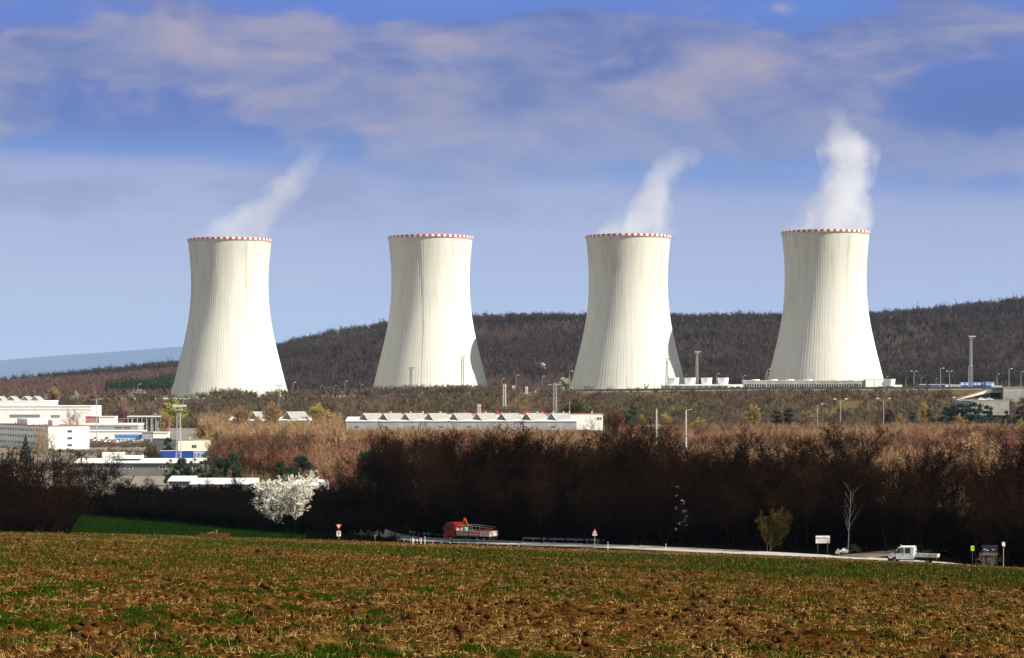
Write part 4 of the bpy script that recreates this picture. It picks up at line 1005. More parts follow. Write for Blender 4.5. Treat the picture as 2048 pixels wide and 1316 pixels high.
# ------------------------------------------------------------------ buildings
W_white = mat('white_cladding', (0.82, 0.82, 0.81), 0.7, 0.08, .15)
W_roof = mat('white_roof', (0.76, 0.76, 0.76), 0.7, 0.12, .1)
W_grey = mat('grey_render', (0.36, 0.36, 0.37), 0.8, 0.15, .2)
W_dgrey = mat('dark_grey_wall', (0.16, 0.16, 0.165), 0.8, 0.2, .2)
W_beige = mat('beige_render', (0.60, 0.55, 0.43), 0.8, 0.1, .2)
W_conc = mat('weathered_concrete', (0.33, 0.32, 0.30), 0.85, 0.25, .15)
W_blue = mat('blue_container', (0.022, 0.075, 0.36), 0.5, 0.1, .5)
W_lblue = mat('pale_blue_panel', (0.38, 0.50, 0.78), 0.5, 0.1, .5)
W_glass = mat('dark_window_glass', (0.04, 0.05, 0.06), 0.15, 0.3, .5, spec=.6)
W_gglass = mat('grey_lantern_roof', (0.26, 0.255, 0.24), 0.5, 0.2, .6)
W_frame = mat('white_frame', (0.7, 0.7, 0.7), .6, .1, 1)
W_red = mat('red_paint', (0.50, 0.04, 0.03), .6, .2, 1)
W_rust = mat('rusty_brick', (0.28, 0.12, 0.09), .8, .3, .4)
W_teal = mat('blue_canopy', (0.10, 0.30, 0.62), .5, .15, .5)

def wall_block(p, x0, x1, y0, y1, z0, z1, wm, rm, over=.25, rt=.35, name='wall'):
    MB().box(x0, x1, y0, y1, z0, z1).build(name, wm, p)
    return MB().box(x0 - over, x1 + over, y0 - over, y1 + over, z1 + .003, z1 + rt).build('roof', rm, p)
def windows(p, xs, z0, z1, w, y=0, fr=.09, mull=1, glass=None, side=None):
    """front windows at plane y (or on a side wall: side = x plane, xs are y positions)"""
    for x in xs:
        f = MB(); g = MB()
        def bx(mb, a0, a1, d0, d1, c0, c1):
            if side is None: mb.box(a0, a1, y + d0, y + d1, c0, c1)
            else: mb.box(side - d1, side - d0, a0, a1, c0, c1)
        bx(f, x - w / 2 - fr, x - w / 2, -.08, .05, z0 - fr, z1 + fr); bx(f, x + w / 2, x + w / 2 + fr, -.08, .05, z0 - fr, z1 + fr)
        bx(f, x - w / 2, x + w / 2, -.08, .05, z0 - fr, z0); bx(f, x - w / 2, x + w / 2, -.08, .05, z1, z1 + fr)
        for m_ in range(mull): 
            c = x - w / 2 + w * (m_ + 1) / (mull + 1); bx(f, c - .04, c + .04, -.07, .04, z0, z1)
        o = f.build('window', W_frame, p)
        bx(g, x - w / 2, x + w / 2, -.04, .03, z0, z1); g.build('pane', glass or W_glass, o)

def lantern(p, x, y, z, wd=7.0, h=3.0, L=11.0, rz=-50):
    """ridge roof light: triangular glazed gable with slatted slopes behind"""
    c, s = math.cos(R(rz)), math.sin(R(rz))
    def tr(vs): return [(x + a * c - b * s, y + a * s + b * c, z + d) for a, b, d in vs]
    m = MB(); m.add(tr([(-wd / 2, 0, 0), (wd / 2, 0, 0), (0, 0, h), (-wd / 2, L, 0), (wd / 2, L, 0), (0, L, h)]), [(0, 1, 2), (3, 5, 4), (0, 2, 5, 3), (2, 1, 4, 5), (0, 3, 4, 1)])
    o = m.build('roof_light', W_gglass, p)
    g = MB(); g.add(tr([(-wd / 2 * .8, -.06, .12), (wd / 2 * .8, -.06, .12), (0, -.06, h * .86), (-wd / 2 * .8, -.03, .12), (wd / 2 * .8, -.03, .12), (0, -.03, h * .86)]), [(0, 1, 2), (3, 5, 4), (0, 3, 4, 1), (1, 4, 5, 2), (2, 5, 3, 0)])
    g.build('gable_glazing', W_dgrey, o)
    f = MB()
    for a, b in (((-wd / 2, -.1, 0), (0, -.1, h)), ((0, -.1, h), (wd / 2, -.1, 0))):
        q = tr([a, b]); f.bar(q[0], q[1], .3)
    for k in range(1, 9):
        q = tr([(0, L * k / 9, h + .03), (wd / 2, L * k / 9, .03), (-wd / 2, L * k / 9, .03)]); f.bar(q[0], q[1], .14); f.bar(q[0], q[2], .14)
    f.build('glazing_bars', W_frame, o)
def pipeobj(mb, p0, p1, r): mb.bar(p0, p1, r * 2, n=8)

# big white hall, far left
Y = 1250; s = K * Y; zb = T(WX(60, Y), Y); x0 = WX(-75, Y); x1 = WX(183, Y)
b = thing('white_hall', 'big white industrial hall with three grey roof peaks at the left edge', 'factory hall', ((x0 + x1) / 2, Y, zb), 0)
w2 = (x1 - x0) / 2; h1 = WZ(813, Y) - zb; h2 = WZ(805, Y) - zb
wall_block(b, -w2, w2, 0, 30, -1, h1, W_white, W_roof)
ux = WX(97, Y) - (x0 + x1) / 2
MB().box(-w2 + 1, ux, 5, 26, h1 + .36, h2 + .6).build('upper_storey', W_white, b); MB().box(-w2 + .6, ux + .4, 4.6, 26.4, h2 + .603, h2 + 1.0).build('roof', W_roof, b)
for px in (-10, 15, 43, 63): lantern(b, WX(px, Y) - b.location.x, 8, h2 + 1.0, 5.6, 2.4, 9, -8)
windows(b, [WX(px, Y) - b.location.x for px in np.linspace(21, 78, 18)], WZ(835, Y) - zb, WZ(829, Y) - zb, .75)
windows(b, [WX(px, Y) - b.location.x for px in np.linspace(104, 118, 5)], WZ(835, Y) - zb, WZ(830, Y) - zb, .75)
MB().box(-w2, w2, -.12, 0, WZ(819.6, Y) - zb, WZ(818.8, Y) - zb).build('cornice', W_grey, b)
# three storey office
Y = 905; px = 97; zb = T(WX(px, Y), Y); top = WZ(853, Y) - zb
b = thing('office_block', 'white three storey office block with a grey window wing on its left', 'office block', (WX(px, Y), Y, zb), R(32))
wall_block(b, 0, 17.0, 0, 62, -1, top, W_white, W_rust, .15, .3)
for z in (863, 877, 891): windows(b, [8.8], WZ(z + 2.6, Y) - zb, WZ(z - 2.6, Y) - zb, 1.9, 0, .06, 1)
for zc in (861.5, 874.5, 888): windows(b, [4 + 3.0 * k for k in range(19)], WZ(zc + 2.4, Y) - zb, WZ(zc - 2.4, Y) - zb, 1.5, side=0.0)
for k, (x, y) in enumerate(((5.5, 10), (8.0, 18))): 
    MB().box(x, x + 2.6, y, y + 4, top + .3, top + 2.3).build('roof_hut', W_white, b)
MB().box(3, 12, 32, 44, top + .3, top + 2.6).build('roof_plant_room', W_white, b)
for k in range(7): MB().bar((3, 4 + k * 7, top + .3), (3, 4 + k * 7, top + 1.3), .25, n=8).build('chimney', W_dgrey, b)
# low buildings behind the car park
def simple(name, label, cat, px0, px1, Y, ytop, depth, wm, rm, rz=0, zb=None, over=.25, rt=.35):
    xc = WX((px0 + px1) / 2, Y); zb = T(xc, Y) if zb is None else zb; w2 = (px1 - px0) * K * Y / 2 / math.cos(R(rz)); h = WZ(ytop, Y) - zb
    b = thing(name, label, cat, (xc, Y, zb), R(rz)); wall_block(b, -w2, w2, 0, depth, -1, h - rt, wm, rm, over, rt); return b, w2, h
b, w2, h = simple('low_workshop', 'grey low workshop with a white roof behind the car park', 'workshop', 168, 276, 1060, 847, 16, W_grey, W_roof, rt=.9)
windows(b, [w2 - 9, w2 - 5], h - 2.4, h - 1.4, 3.2, mull=3); windows(b, [w2 - 9, w2 - 5], h - 5.0, h - 4.0, 3.2, mull=3)
b, w2, h = simple('white_annex', 'long white single storey annex along the back of the car park', 'annex', 160, 286, 1022, 861, 10, W_white, W_roof)
windows(b, [-w2 + 7 + 5 * k for k in range(4)], .9, 2.2, 1.4)
b, w2, h = simple('white_box_building', 'small plain white box building beside the red framed steelwork', 'building', 199, 229, 1150, 832.5, 9, W_white, W_roof); windows(b, [w2 - 2], 1, 2.4, 1.2)
b, w2, h = simple('brick_shed', 'rusty red brick shed behind the low workshop', 'shed', 229, 262, 1180, 837, 8, W_rust, W_dgrey); windows(b, [-3, 0, 3], 1, 2.2, 1.0)
b, w2, h = simple('red_framed_shed', 'shed with a red steel frame and pale panels left of the white box building', 'shed', 172, 198, 1160, 833, 8, W_white, W_dgrey)
mb = MB()
for k in range(6): xx = -w2 + 2 * w2 * k / 5; mb.bar((xx, -.3, 0), (xx, -.3, h), .35)
for zz in (h * .33, h * .66, h): mb.bar((-w2, -.32, zz), (w2, -.32, zz), .3)
mb.build('steel_frame', W_red, b)
# steel canopy with dark racks
Y = 1170; b = thing('steel_canopy', 'flat steel canopy on thin posts over dark racks', 'canopy', G(290, Y)); zt = WZ(832, Y) - b.location.z; w2 = 36 * K * Y
MB().box(-w2, w2 * .9, 0, 9, zt - .5, zt).build('roof', W_frame, b)
for xx in np.linspace(-w2 + .5, w2 * .85, 8): MB().bar((xx, .5, -.5), (xx, .5, zt - .5), .28).build('post', W_frame, b)
m = MB()
for k in range(9): m.box(-w2 * .75 + k * 1.5, -w2 * .75 + k * 1.5 + .9, 2, 6, .0, zt - 1.6)
m.build('storage_rack', W_dgrey, b)
b, w2, h = simple('blue_canopy_shed', 'long bright blue flat canopy behind the parked cars', 'canopy', 230, 283, 1008, 869, 5, W_lblue, W_teal, rt=.9)
b, w2, h = simple('grey_hut', 'small grey hut at the right end of the blue canopy', 'hut', 284, 305, 1003, 863.5, 5, W_grey, W_grey); windows(b, [-1, 1.2], 1, 2, .8)
b, w2, h = simple('white_hut', 'small low white hut right of the grey hut', 'hut', 306, 336, 1003, 864, 5, W_white, W_roof)
b, w2, h = simple('white_cabin', 'small white cabin among the russet trees right of the long factory', 'cabin', 1282, 1325, 1180, 850.5, 6, W_white, W_roof); windows(b, [-2, 1.5], 1, 2.2, 1.0)
# beige building
Y = 800; zb = T(WX(357, Y), Y); top = WZ(879.5, Y) - zb
b = thing('beige_building', 'flat roofed beige building with a grey window side, behind the blue containers', 'building', (WX(356, Y), Y, zb), R(30))
wall_block(b, 0, 12.5, 0, 24, -1, top - .25, W_beige, W_dgrey, .12, .25)
MB().box(-.06, 0, 0, 24, -.5, top - .3).build('side_wall', W_grey, b)
windows(b, [6.0], 1.0 + (top - 4), 2.2 + (top - 4), 1.8, 0, .12); windows(b, [3 + 2.6 * k for k in range(8)], top - 2.6, top - 1.3, .9, side=-.06, fr=.12)
MB().bar((6, 4, top), (6, 4, top + .9), .4, n=8).build('vent_pipe', W_frame, b)
# blue containers
def container(label, pxa, pxb, Y, yt, yb, m, grp='blue site containers', win=0, zb=None, D=2.5, rz=0):
    xc = WX((pxa + pxb) / 2, Y); zb = T(xc, Y) if zb is None else zb; h = (yb - yt) * K * Y; zb = WZ(yb, Y) if zb == 'px' else zb; w2 = (pxb - pxa) * K * Y / 2
    h = WZ(yt, Y) - zb
    b = thing('site_container', label, 'container', (xc, Y, zb), R(rz), grp)
    mb = MB(); n = max(8, int(w2 * 2 / .28)); P = []
    for k in range(n * 2 + 1):
        xx = -w2 + w2 * 2 * k / (n * 2); P.append((xx, 0.04 if k % 2 else -0.03))
    vs = [(x, y, 0.15) for x, y in P] + [(x, y, h - .15) for x, y in P]; q = len(P)
    mb.add(vs, [(k, k + 1, q + k + 1, q + k) for k in range(q - 1)]); mb.box(-w2, w2, .06, D, .15, h - .15)
    mb.build('body', m, b)
    f = MB(); f.box(-w2, w2, -.06, D + .03, 0, .15); f.box(-w2, w2, -.06, D + .03, h - .15, h); f.box(-w2 - .03, -w2 + .12, -.065, .12, .15, h - .15); f.box(w2 - .12, w2 + .03, -.065, .12, .15, h - .15)
    f.build('frame', m, b)
    MB().box(-w2 + .1, w2 - .1, .1, D - .1, h + .003, h + .12).build('roof', W_frame, b)
    if win: windows(b, [(-w2 + (k + .5) * 2 * w2 / win) for k in range(win)], h * .4, h * .72, min(.8, w2 / win), -.05, .08)
    return b
Y = 742; container('blue container left of the floodlight mast', 318, 352.5, Y, 902, 918, W_blue, zb='px'); container('blue container just right of the floodlight mast', 353.5, 386.5, Y, 902, 918, W_blue, zb='px')
container('pale blue container with three small windows', 387, 409.5, Y, 902, 918, W_lblue, win=3, zb='px'); container('blue container end showing right of the pale blue one', 410, 424, Y, 902, 912, W_blue, zb='px')
# long white-roofed shed
Y = 650; zb = T(WX(270, Y), Y); zt = WZ(918.5, Y) - zb; xa, xb = WX(150, Y), WX(402, Y); w2 = (xb - xa) / 2
b = thing('long_shed', 'long low shed with a sunlit white roof and dark wall below the containers', 'shed', ((xa + xb) / 2, Y, zb)); MB().box(-w2, w2, 0, 17, -1, zt - 1.1).build('wall', W_dgrey, b)
MB().prismx([(-.6, zt - 1.1), (-.6, zt - .9), (9, zt), (17.5, zt - .8), (17.5, zt - 1.1)], -w2 - .4, w2 + .4).build('roof', W_roof, b)
windows(b, [-w2 + 6 + 9.4 * k for k in range(4)], zt - 2.7, zt - 1.9, 1.8, mull=1)
MB().box(w2 - 24, w2 - 17.5, 3, 8, zt + .01, zt + .9).build('roof_hatch', W_frame, b)
# low white roofs above the meadow
Y = 522
for k, (pa, pb, yt, dep, lb) in enumerate(((338, 381, 955.5, 9, 'small square flat roofed white building, the highest of the low roofs above the meadow'), (381, 502, 960, 14, 'long low building with a bright white roof right of the small square one'), (586, 649, 962.5, 12, 'low white roofed building partly behind the blossom tree'))):
    x_, z_ = WX((pa + pb) / 2, Y + (4 if k == 0 else 0)), -26.5; w2 = (pb - pa) * K * Y / 2; h = WZ(yt, Y) - z_
    b = thing('low_building', lb, 'building', (x_, Y + (4 if k == 0 else 0), z_), 0, 'low white roofed buildings above the meadow')
    MB().box(-w2, w2, 0, dep, -.5, h - 1.0).build('wall', W_white if k else W_grey, b)
    MB().prismx([(-.5, h - 1.0), (-.5, h - .85), (dep * .7, h), (dep + .3, h - .1), (dep + .3, h - 1.0)], -w2 - .3, w2 + .3).build('roof', W_roof, b)
    windows(b, [-w2 + 1.5 + 3 * j for j in range(int(w2 * 2 / 3))], h - 2.5, h - 1.6, 1.4)
    if k == 1:
        for j in range(5): MB().box(-w2 + 2 + j * 2.4, -w2 + 3.2 + j * 2.4, 4, 5.2, h - .5, h + .25).build('roof_vent', W_frame, b)

# long white factory with roof lanterns, and the hall behind it
Y = 1245; zb = T(WX(900, Y), Y); xa, xb = WX(692, Y), WX(1153, Y); w2 = (xb - xa) / 2; h = WZ(843, Y) - zb; hr = WZ(834.5, Y) - zb
b = thing('long_factory', 'long white factory hall with a row of nine peaked roof lights', 'factory hall', ((xa + xb) / 2, Y, zb))
MB().box(-w2, w2, 0, 26, -1, h).build('wall', W_grey, b)
MB().prismx([(-.3, h + .003), (-.3, h + .4), (17, hr), (26.3, hr - .2), (26.3, h + .003)], -w2 - .3, w2 + .3).build('roof', W_roof, b)
for px in (722, 762, 806, 853, 903, 950, 999, 1049, 1099): lantern(b, WX(px + 4, Y) - b.location.x, 4, h + .8, 8.6, 3.7, 12, -50)
windows(b, [-w2 + 6 + 15.2 * k for k in range(8)], h - 3.4, h - 2.4, 2.4, mull=2)
Y = 1276; zb = T(WX(980, Y), Y); xa, xb = WX(766, Y), WX(1206, Y); w2 = (xb - xa) / 2; h = WZ(826.5, Y) - zb
b = thing('factory_block', 'tall white factory block behind the peaked roof lights, with a blank white end wall', 'factory hall', ((xa + xb) / 2, Y, zb))
wall_block(b, -w2, w2, 0, 22, -1, h - .4, W_white, W_red, .15, .12)
windows(b, [WX(1196, Y) - b.location.x, WX(1201, Y) - b.location.x], h - 3.6, h - 2.2, 1.0); windows(b, [WX(px, Y) - b.location.x for px in (895, 902, 940, 948, 1003, 1009, 1048, 1055)], h - 3.2, h - 2.2, 1.3)
MB().box(WX(1093, Y) - b.location.x, WX(1121, Y) - b.location.x, -.12, 0, h - 4.5, h - .6).build('blue_grey_panel', mat('blue_grey_panel', (.22, .30, .38), .6, .1, .3), b)
MB().box(WX(944, Y) - b.location.x, WX(960, Y) - b.location.x, -.12, 0, h - 4.5, h - .6).build('grey_panel', W_grey, b)
for px, wd in ((930, 1.4), (964, 1.6), (995, 1.6), (1052, 3.6), (1086, 2.2)): MB().box(WX(px, Y) - b.location.x - wd / 2, WX(px, Y) - b.location.x + wd / 2, 3, 4.4, h - .27, h + 1.0).build('red_roof_unit', W_red, b)
for px in (780, 820, 845, 880, 971, 1075, 1107, 1127, 1139, 1184): MB().lathe([(.35, h - .28), (.35, h + .5), (.6, h + .6), (.6, h + .9)], 10, WX(px, Y) - b.location.x, 5).build('roof_vent', W_frame, b)
Y = 1258; zb = T(WX(540, Y), Y); xa, xb = WX(458, Y), WX(617, Y); w2 = (xb - xa) / 2; h = WZ(841.5, Y) - zb; hr = WZ(834.5, Y) - zb
b = thing('white_hall', 'white hall with only two roof peaks, half hidden by pale birches', 'factory hall', ((xa + xb) / 2, Y, zb))
MB().box(-w2, w2, 0, 22, -1, h).build('wall', W_grey, b); MB().prismx([(-.3, h + .003), (-.3, h + .4), (14, hr), (22.3, hr - .2), (22.3, h + .003)], -w2 - .3, w2 + .3).build('roof', W_roof, b)
for px in (501, 569): lantern(b, WX(px + 4, Y) - b.location.x, 4, h + 1, 9.0, 4.0, 12, -50)
windows(b, [-w2 + 3 + 4.4 * k for k in range(9)], h - 2.4, h - 1.3, 2.6, mull=2)

# ---- plateau: pump house, cooling units, blue cabins, concrete structure
Y = 1612; zb = T(WX(1600, Y), Y); xa, xb = WX(1487, Y), WX(1731, Y); w2 = (xb - xa) / 2; h = WZ(760.5, Y) - zb
b = thing('pump_house', 'long low grey building with tall narrow windows below the right tower', 'pump house', ((xa + xb) / 2, Y, zb))
wall_block(b, -w2, w2, 0, 12, -1, h - .3, W_conc, W_roof, .15, .3)
windows(b, [-w2 + 1.4 + 1.75 * k for k in range(48)], .9, h - 2.6, 1.25, mull=0)
for px in (1513, 1549, 1582, 1620, 1675, 1708): MB().lathe([(2.9, h + .0), (2.9, h + .55), (2.5, h + .6)], 20, WX(px, Y) - b.location.x, 6).build('roof_vent', W_white, b)
b2 = thing('pump_house_annex', 'bright white windowless annex joined to the right end of the low windowed building', 'annex', (WX(1751, Y), Y - 1, zb)); wall_block(b2, -7.0, 7.0, 0, 11, -1, WZ(758.5, Y) - zb, W_white, W_roof, .1, .25)
windows(b2, [3.6], .8, 2.0, 3.2, mull=3)
b3 = thing('white_wall_block', 'low white wall block right of the white annex', 'wall', (WX(1795, Y), Y, zb)); MB().box(-3.9, 3.3, 0, 5, -1, WZ(770, Y) - zb).build('wall', W_white, b3); MB().box(-4, 3.4, -.1, 5.1, WZ(770, Y) - zb + .003, WZ(770, Y) - zb + .2).build('coping', W_roof, b3)
def cool_unit(label, px, Y, yt, yb, rw):
    z0 = WZ(yb, Y); s = K * Y; b = thing('cooling_unit', label, 'cooling unit', (WX(px, Y), Y, z0), 0, 'small white fan cooling units')
    H = (yb - yt) * s; r1 = rw * s
    MB().lathe([(r1 * .88, 0), (r1 * .90, H * .15), (r1 * .95, H * .6), (r1 * 1.0, H * .93), (r1 * 1.04, H * .95), (r1 * 1.04, H), (r1 * .9, H), (r1 * .85, H * .7)], 28).build('cowl', W_white, b, smooth=False)
    f = MB()
    for k in range(6): a = k * math.pi / 3; f.bar((0, 0, H * .8), (math.cos(a) * r1 * .84, math.sin(a) * r1 * .84, H * .82), .5)
    f.build('fan', W_dgrey, b); m = MB(); m.bar((-.1, -r1 * .96, H * .2), (-.1, -r1 * 1.04, H * .95), .12); m.bar((.5, -r1 * .96, H * .2), (.5, -r1 * 1.04, H * .95), .12)
    for k in range(8): m.bar((-.1, -r1 * (.97 + .008 * k), H * (.25 + .08 * k)), (.5, -r1 * (.97 + .008 * k), H * (.25 + .08 * k)), .07)
    m.build('ladder', W_dgrey, b); return b
Y = 1610
for k, px in enumerate((1347, 1380, 1413, 1446)): cool_unit(f'{("leftmost", "second from left", "third from left", "rightmost")[k]} of the four white cooling cowls on the long white base', px, Y + 2, 755.5, 768.5, 11.3)
cool_unit('single white cooling cowl standing right of the rightmost tower', 1779, Y + 3, 758, 772, 11.5)
zb = T(WX(1400, Y), Y); b = thing('cowl_base_building', 'long white base building carrying the four white cooling cowls', 'building', (WX(1404, Y), Y - 5, zb)); w2 = 81 * K * Y
h = WZ(768.6, Y + 2) - zb; MB().box(-w2, w2, 0, 13, -1, h).build('wall', W_white, b)
MB().box(-w2 - .2, w2 * .65, -1.2, 0, h - 1.0, h - .8).build('walkway', M_steel, b)
m = MB()
for k in range(34): xx = -w2 + k * (w2 * 1.65) / 33; m.bar((xx, -1.1, -.5), (xx, -1.1, h + .2), .12)
m.bar((-w2, -1.1, h + .2), (w2 * .65, -1.1, h + .2), .1); m.build('railing', M_steel, b)
windows(b, [-w2 + 4 + 4.5 * k for k in range(14)], h - 2.2, h - 1.5, 3.0, mull=2)
# retaining edge / fence lines of the plateau
def fence(name, label, pts, h, post, rail, m, cat='fence', panel=None, grp=None):
    b = thing(name, label, cat, (*pts[0][:2], pts[0][2])); o = Vector(pts[0]); mb = MB(); pm = MB(); pn = MB()
    for (a, c) in zip(pts[:-1], pts[1:]):
        a = Vector(a) - o; c = Vector(c) - o; n = max(1, int((c - a).length / post))
        for k in range(n + 1): q = a.lerp(c, k / n); pm.bar(q - Vector((0, 0, .5)), q + Vector((0, 0, h)), .14)
        for f in rail: mb.bar(a + Vector((0, 0, h * f)), c + Vector((0, 0, h * f)), .10)
        if panel: pn.add([tuple(a + Vector((0, -.04, -.6))), tuple(c + Vector((0, -.04, -.6))), tuple(c + Vector((0, -.04, h * .95))), tuple(a + Vector((0, -.04, h * .95))), tuple(a + Vector((0, .04, -.6))), tuple(c + Vector((0, .04, -.6))), tuple(c + Vector((0, .04, h * .95))), tuple(a + Vector((0, .04, h * .95)))],
                         [(0, 1, 2, 3), (4, 7, 6, 5), (0, 4, 5, 1), (3, 2, 6, 7)])
    pm.build('posts', m, b); mb.build('rails', m, b)
    if panel: pn.build('panels', panel, b)
def line(pa, pb, Y, n=10): return [G(p, Y) for p in np.linspace(pa, pb, n)]
fence('plateau_fence', 'dark slatted fence along the plateau edge below the right hand towers', line(1140, 1835, 1585, 24), 1.5, 2.6, (.3, .95), W_dgrey, panel=mat('fence_mesh', (.05, .05, .055), .8, .2, 1))
fence('plateau_fence', 'dark fence under the blue cabins on the right', line(1836, 1985, 1585, 8), 1.5, 2.6, (.3, .95), W_dgrey, panel=mat('fence_mesh', (.05, .05, .055), .8, .2, 1))
fence('slatted_fence', 'short grey slatted fence on the embankment between the middle towers', line(1030, 1102, 1575, 6), 2.6, 2.0, (.1, .5, .95), M_steel, panel=W_grey)
# pipeline with stairs gantry on the left
Y = 1588; b = thing('pipe_bridge', 'long thin horizontal pipeline on short posts left of the first tower', 'pipeline', G(178, Y)); o = b.location; L = (560 - 178) * K * Y; m = MB(); zt = WZ(797.6, Y) - o.z
pipeobj(m, (0, 0, zt), (L, 0, zt), .28); pipeobj(m, (0, .9, zt - .2), (L, .9, zt - .2), .18); m.build('pipe', W_frame, b)
m = MB()
for k in range(26): m.bar((L * k / 25, .3, -1), (L * k / 25, .3, zt - .2), .25)
m.build('posts', W_dgrey, b)
for k in range(1): MB().bar((0, 0, zt), (0, 0, zt + 3.5), .3).build('end_post', W_frame, b)
Y = 1592; b = thing('stair_gantry', 'steel platform with stairs on both sides in front of the conifer wood', 'gantry', G(277, Y)); m = MB(); s = K * Y; zt = WZ(784, Y) - b.location.z
MB().box(-11 * s, 11 * s, 0, 3, zt - .3, zt).build('platform', M_steel, b)
for sx in (-1, 1):
    q = MB()
    for yy in (0, 2.6): q.bar((sx * 10 * s, yy, zt), (sx * 26 * s, yy, 0), .4); q.bar((sx * 10 * s, yy, zt + 1.1), (sx * 26 * s, yy, 1.1), .12)
    for k in range(12): f = k / 12; q.box(sx * (10 + 16 * f) * s - .4, sx * (10 + 16 * f) * s + .4, 0, 2.6, zt * (1 - f) - .15, zt * (1 - f) - .08)
    q.build('stairs', M_steel, b)
for xx in np.linspace(-10 * s, 10 * s, 5):
    for yy in (.2, 2.7): m.bar((xx, yy, -1), (xx, yy, zt), .28)
m.bar((-10 * s, .2, 0), (0, .2, zt), .15); m.bar((10 * s, .2, 0), (0, .2, zt), .15); m.build('legs', M_steel, b)
m = MB(); m.bar((-11 * s, 0, zt + 1.1), (11 * s, 0, zt + 1.1), .12)
for k in range(9): m.bar((-11 * s + 22 * s * k / 8, 0, zt), (-11 * s + 22 * s * k / 8, 0, zt + 1.1), .1)
m.build('railing', M_steel, b); MB().box(-4 * s, 5 * s, .5, 2.5, zt + .003, zt + 2.2).build('pump_housing', mat('faded_red', (.32, .10, .07), .7, .2, 1), b)
# blue cabins on the right plateau
Y = 1600
b, w2, h = simple('blue_cabin_row', 'low dark blue cabin row with a white rim, left of the tall mast', 'cabin', 1840, 1890, Y, 768.5, 5, W_blue, W_frame, rt=.35); windows(b, [-w2 + 4, -w2 + 9, w2 - 4], .9, 1.9, 1.4)
b, w2, h = simple('white_cabin_row', 'low white cabin row to the right of the dark blue one', 'cabin', 1890.5, 1921, Y, 769, 5, W_white, W_roof); windows(b, [-3, 0, 3], .9, 1.8, .9)
b, w2, h = simple('blue_office_cabin', 'two storey bright blue cabin block with five white windows behind the tall mast', 'cabin', 1922, 1983, Y + 3, 763.5, 6, W_blue, W_blue, rt=.25)
windows(b, [WX(px, Y) - b.location.x for px in (1927, 1936, 1952, 1960, 1969)], h - 2.1, h - .8, 1.6, mull=1, fr=.3, glass=W_lblue)
b, w2, h = simple('pale_cabin', 'pale bluish cabin at the right end of the bright blue block', 'cabin', 1973, 1988.5, Y - 2, 763.8, 5, W_lblue, W_lblue, rt=.2, zb=WZ(771, Y)); windows(b, [-1.2, 1], .8, 1.8, .7, glass=W_blue)
b, w2, h = simple('white_cabin', 'small white cabin above the grey concrete structure', 'cabin', 1983, 2003, Y - 4, 771.5, 5, W_white, W_roof)
b, w2, h = simple('blue_low_cabin', 'low deep blue cabin in front of the bright blue block', 'cabin', 1948, 1982.5, Y - 6, 770.8, 4, W_blue, W_blue); windows(b, [-2], .4, 1.2, 1.0)
Y = 1500; zb = T(WX(2010, Y), Y); b = thing('concrete_structure', 'large plain grey concrete structure with a dark gateway at the right edge', 'structure', (WX(1983, Y), Y, zb)); s = K * Y; z1 = WZ(775.5, Y) - zb; z2 = WZ(784, Y) - zb
MB().box(0, 22 * s, 0, 30, z2 - .5, z1).build('lintel', W_conc, b); MB().box(22 * s + .003, 130 * s, -2, 30, -2, z1 + .1).build('wall', W_conc, b); MB().box(0.1, 22 * s, 6, 29, -2, z2 - .51).build('gateway', mat('gate_dark', (.02, .02, .022), .8, .2, 1), b)
MB().box(-.3, 131 * s, -2.3, 30, z1 + .103, z1 + .5).build('coping', W_conc, b)
b = thing('conveyor_ramp', 'sloping covered ramp running down left from the concrete structure', 'ramp', (WX(1915, Y), Y, T(WX(1915, Y), Y))); L = 68 * s; za = WZ(798, Y) - b.location.z; zc = WZ(781, Y) - b.location.z
m = MB(); m.add([(0, 0, za - .6), (L, 0, zc - 1.2), (L, 0, zc + 1.6), (0, 0, za + .3), (0, 4, za - .6), (L, 4, zc - 1.2), (L, 4, zc + 1.6), (0, 4, za + .3)], [(0, 1, 2, 3), (4, 7, 6, 5), (0, 4, 5, 1), (1, 5, 6, 2), (3, 2, 6, 7), (0, 3, 7, 4)]); m.build('gallery', W_white, b)
m = MB(); m.add([(-.2, -.3, za + .32), (L, -.3, zc + 1.62), (L, 4.3, zc + 1.62), (-.2, 4.3, za + .32), (-.2, -.3, za + .6), (L, -.3, zc + 1.95), (L, 4.3, zc + 1.95), (-.2, 4.3, za + .6)], [(0, 3, 2, 1), (4, 5, 6, 7), (0, 1, 5, 4), (1, 2, 6, 5), (2, 3, 7, 6), (3, 0, 4, 7)]); m.build('roof', W_rust, b)
for k in range(8): f = k / 7; MB().bar((L * f * .96 + .3, 2, -6), (L * f * .96 + .3, 2, za * (1 - f) + zc * f - .8), .45).build('column', W_conc, b)

